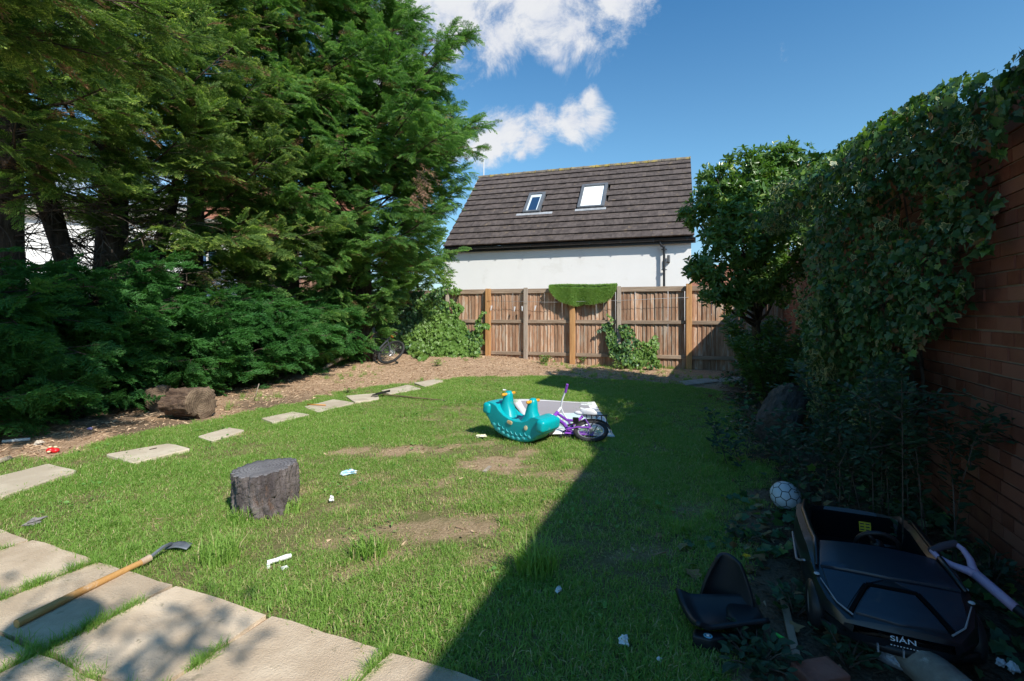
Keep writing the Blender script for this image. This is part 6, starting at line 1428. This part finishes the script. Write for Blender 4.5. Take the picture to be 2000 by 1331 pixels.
crumple('white_pot', 'broken white plastic cup in the shade at the bottom right corner', 1955, 1309, (.012, .012, .011), paper, 10)
crumple('white_pot', 'second white plastic bit beside the broken cup at the bottom right', 1978, 1320, (.014, .015, .016), paper, 11)
crumple('purple_lid', 'small lilac bottle cap in the shaded mulch left of the split log', 176, 842, (.022, .022, .01), plastic('lilac_cap', (.35, .30, .6)), 12)
p = G(543, 1104); m = MB(); m.tube([(-.045, -.02, .022), (-.01, 0, .026), (.03, .025, .03), (.05, .04, .03)], [.012, .010, .013, .010], 8); m.box((-.035, -.03, .012), (.014, .05, .012), (0, 0, .5)); o = m.build('broken_toy', paper, None, loc=p, auto=40); tag(o, 'broken white plastic toy on the lawn by the patio', 'litter')
p = G(556, 1114); m = MB(); m.box((0, 0, .012), (.03, .02, .008), (.2, .1, .9)); tag(m.build('plastic_chip', paper, None, loc=p), 'small white plastic chip right beside the broken white toy', 'litter')
p = G(104, 885); rt_ = thing('red_toy', 'red toy with cream spots lying on the mulch by the left edge', 'toy', p); m = MB(); m.ball((-.025, 0, .025), .033, 14, 10, (1, 1, .8)); m.ball((.028, -.008, .025), .03, 14, 10, (1.1, 1, .75)); m.build('body', plastic('red_plastic', (.62, .015, .02)), rt_, smooth=True)
for q in ((-.03, .0, .055), (.012, .01, .055), (-.01, -.034, .02)): m = MB(); m.ball(q, .013, 10, 6, (1.2, 1, .6)); m.build('spot', plastic('cream_plastic', (.75, .66, .40)), rt_, smooth=True)
p = G(1453, 1120); df = thing('dandelion', 'yellow dandelion flower behind the black plastic seat', 'flower', p); m = MB(); m.tube([(0, 0, 0), (.005, .01, .05), (.012, .0, .085)], .003, 5); m.build('stalk', plastic('stalk_green', (.10, .2, .04), .7), df)
m = MB()
for k in range(22): a = k * 2.4; r_ = .006 + .014 * (k / 22); m.add([(.012, 0, .085), (.012 + math.cos(a - .25) * r_, math.sin(a - .25) * r_, .094 - .2 * r_), (.012 + math.cos(a) * r_ * 1.25, math.sin(a) * r_ * 1.25, .092 - .25 * r_), (.012 + math.cos(a + .25) * r_, math.sin(a + .25) * r_, .094 - .2 * r_)], [(0, 1, 2, 3)])
m.build('petals', plastic('dandelion_yellow', (.80, .50, .01), .7), df)
# broken concrete slab by the far end of the wall, plank on the dark patch
for pts, lab in [([(1326, 748), (1384, 741), (1402, 748), (1340, 756)], 'broken pale concrete slab at the foot of the fence by the evergreen tree'), ([(1392, 744), (1440, 738), (1452, 745), (1410, 750)], 'second broken pale slab under the edge of the evergreen tree')]:
    w = [G(a, b) for a, b in pts]; c = sum(w, Vector()) / 4; o = MB().prism([((q - c).x, (q - c).y) for q in w], -.02, .03).build('broken_slab', std('broken_slab', (.32, .28, .23), (.44, .39, .33), 6, .9, .5, 40), None, bevel=.006, loc=c); tag(o, lab, 'slab')
a = G(946, 925); b = G(957, 916); m = MB(); m.bar(Vector((0, 0, .012)), b - a + Vector((0, 0, .02)), .03, .012); tag(m.build('wood_chip_piece', wood_grey, None, loc=a), 'small flat piece of wood on the dark bare patch of the lawn', 'wood')
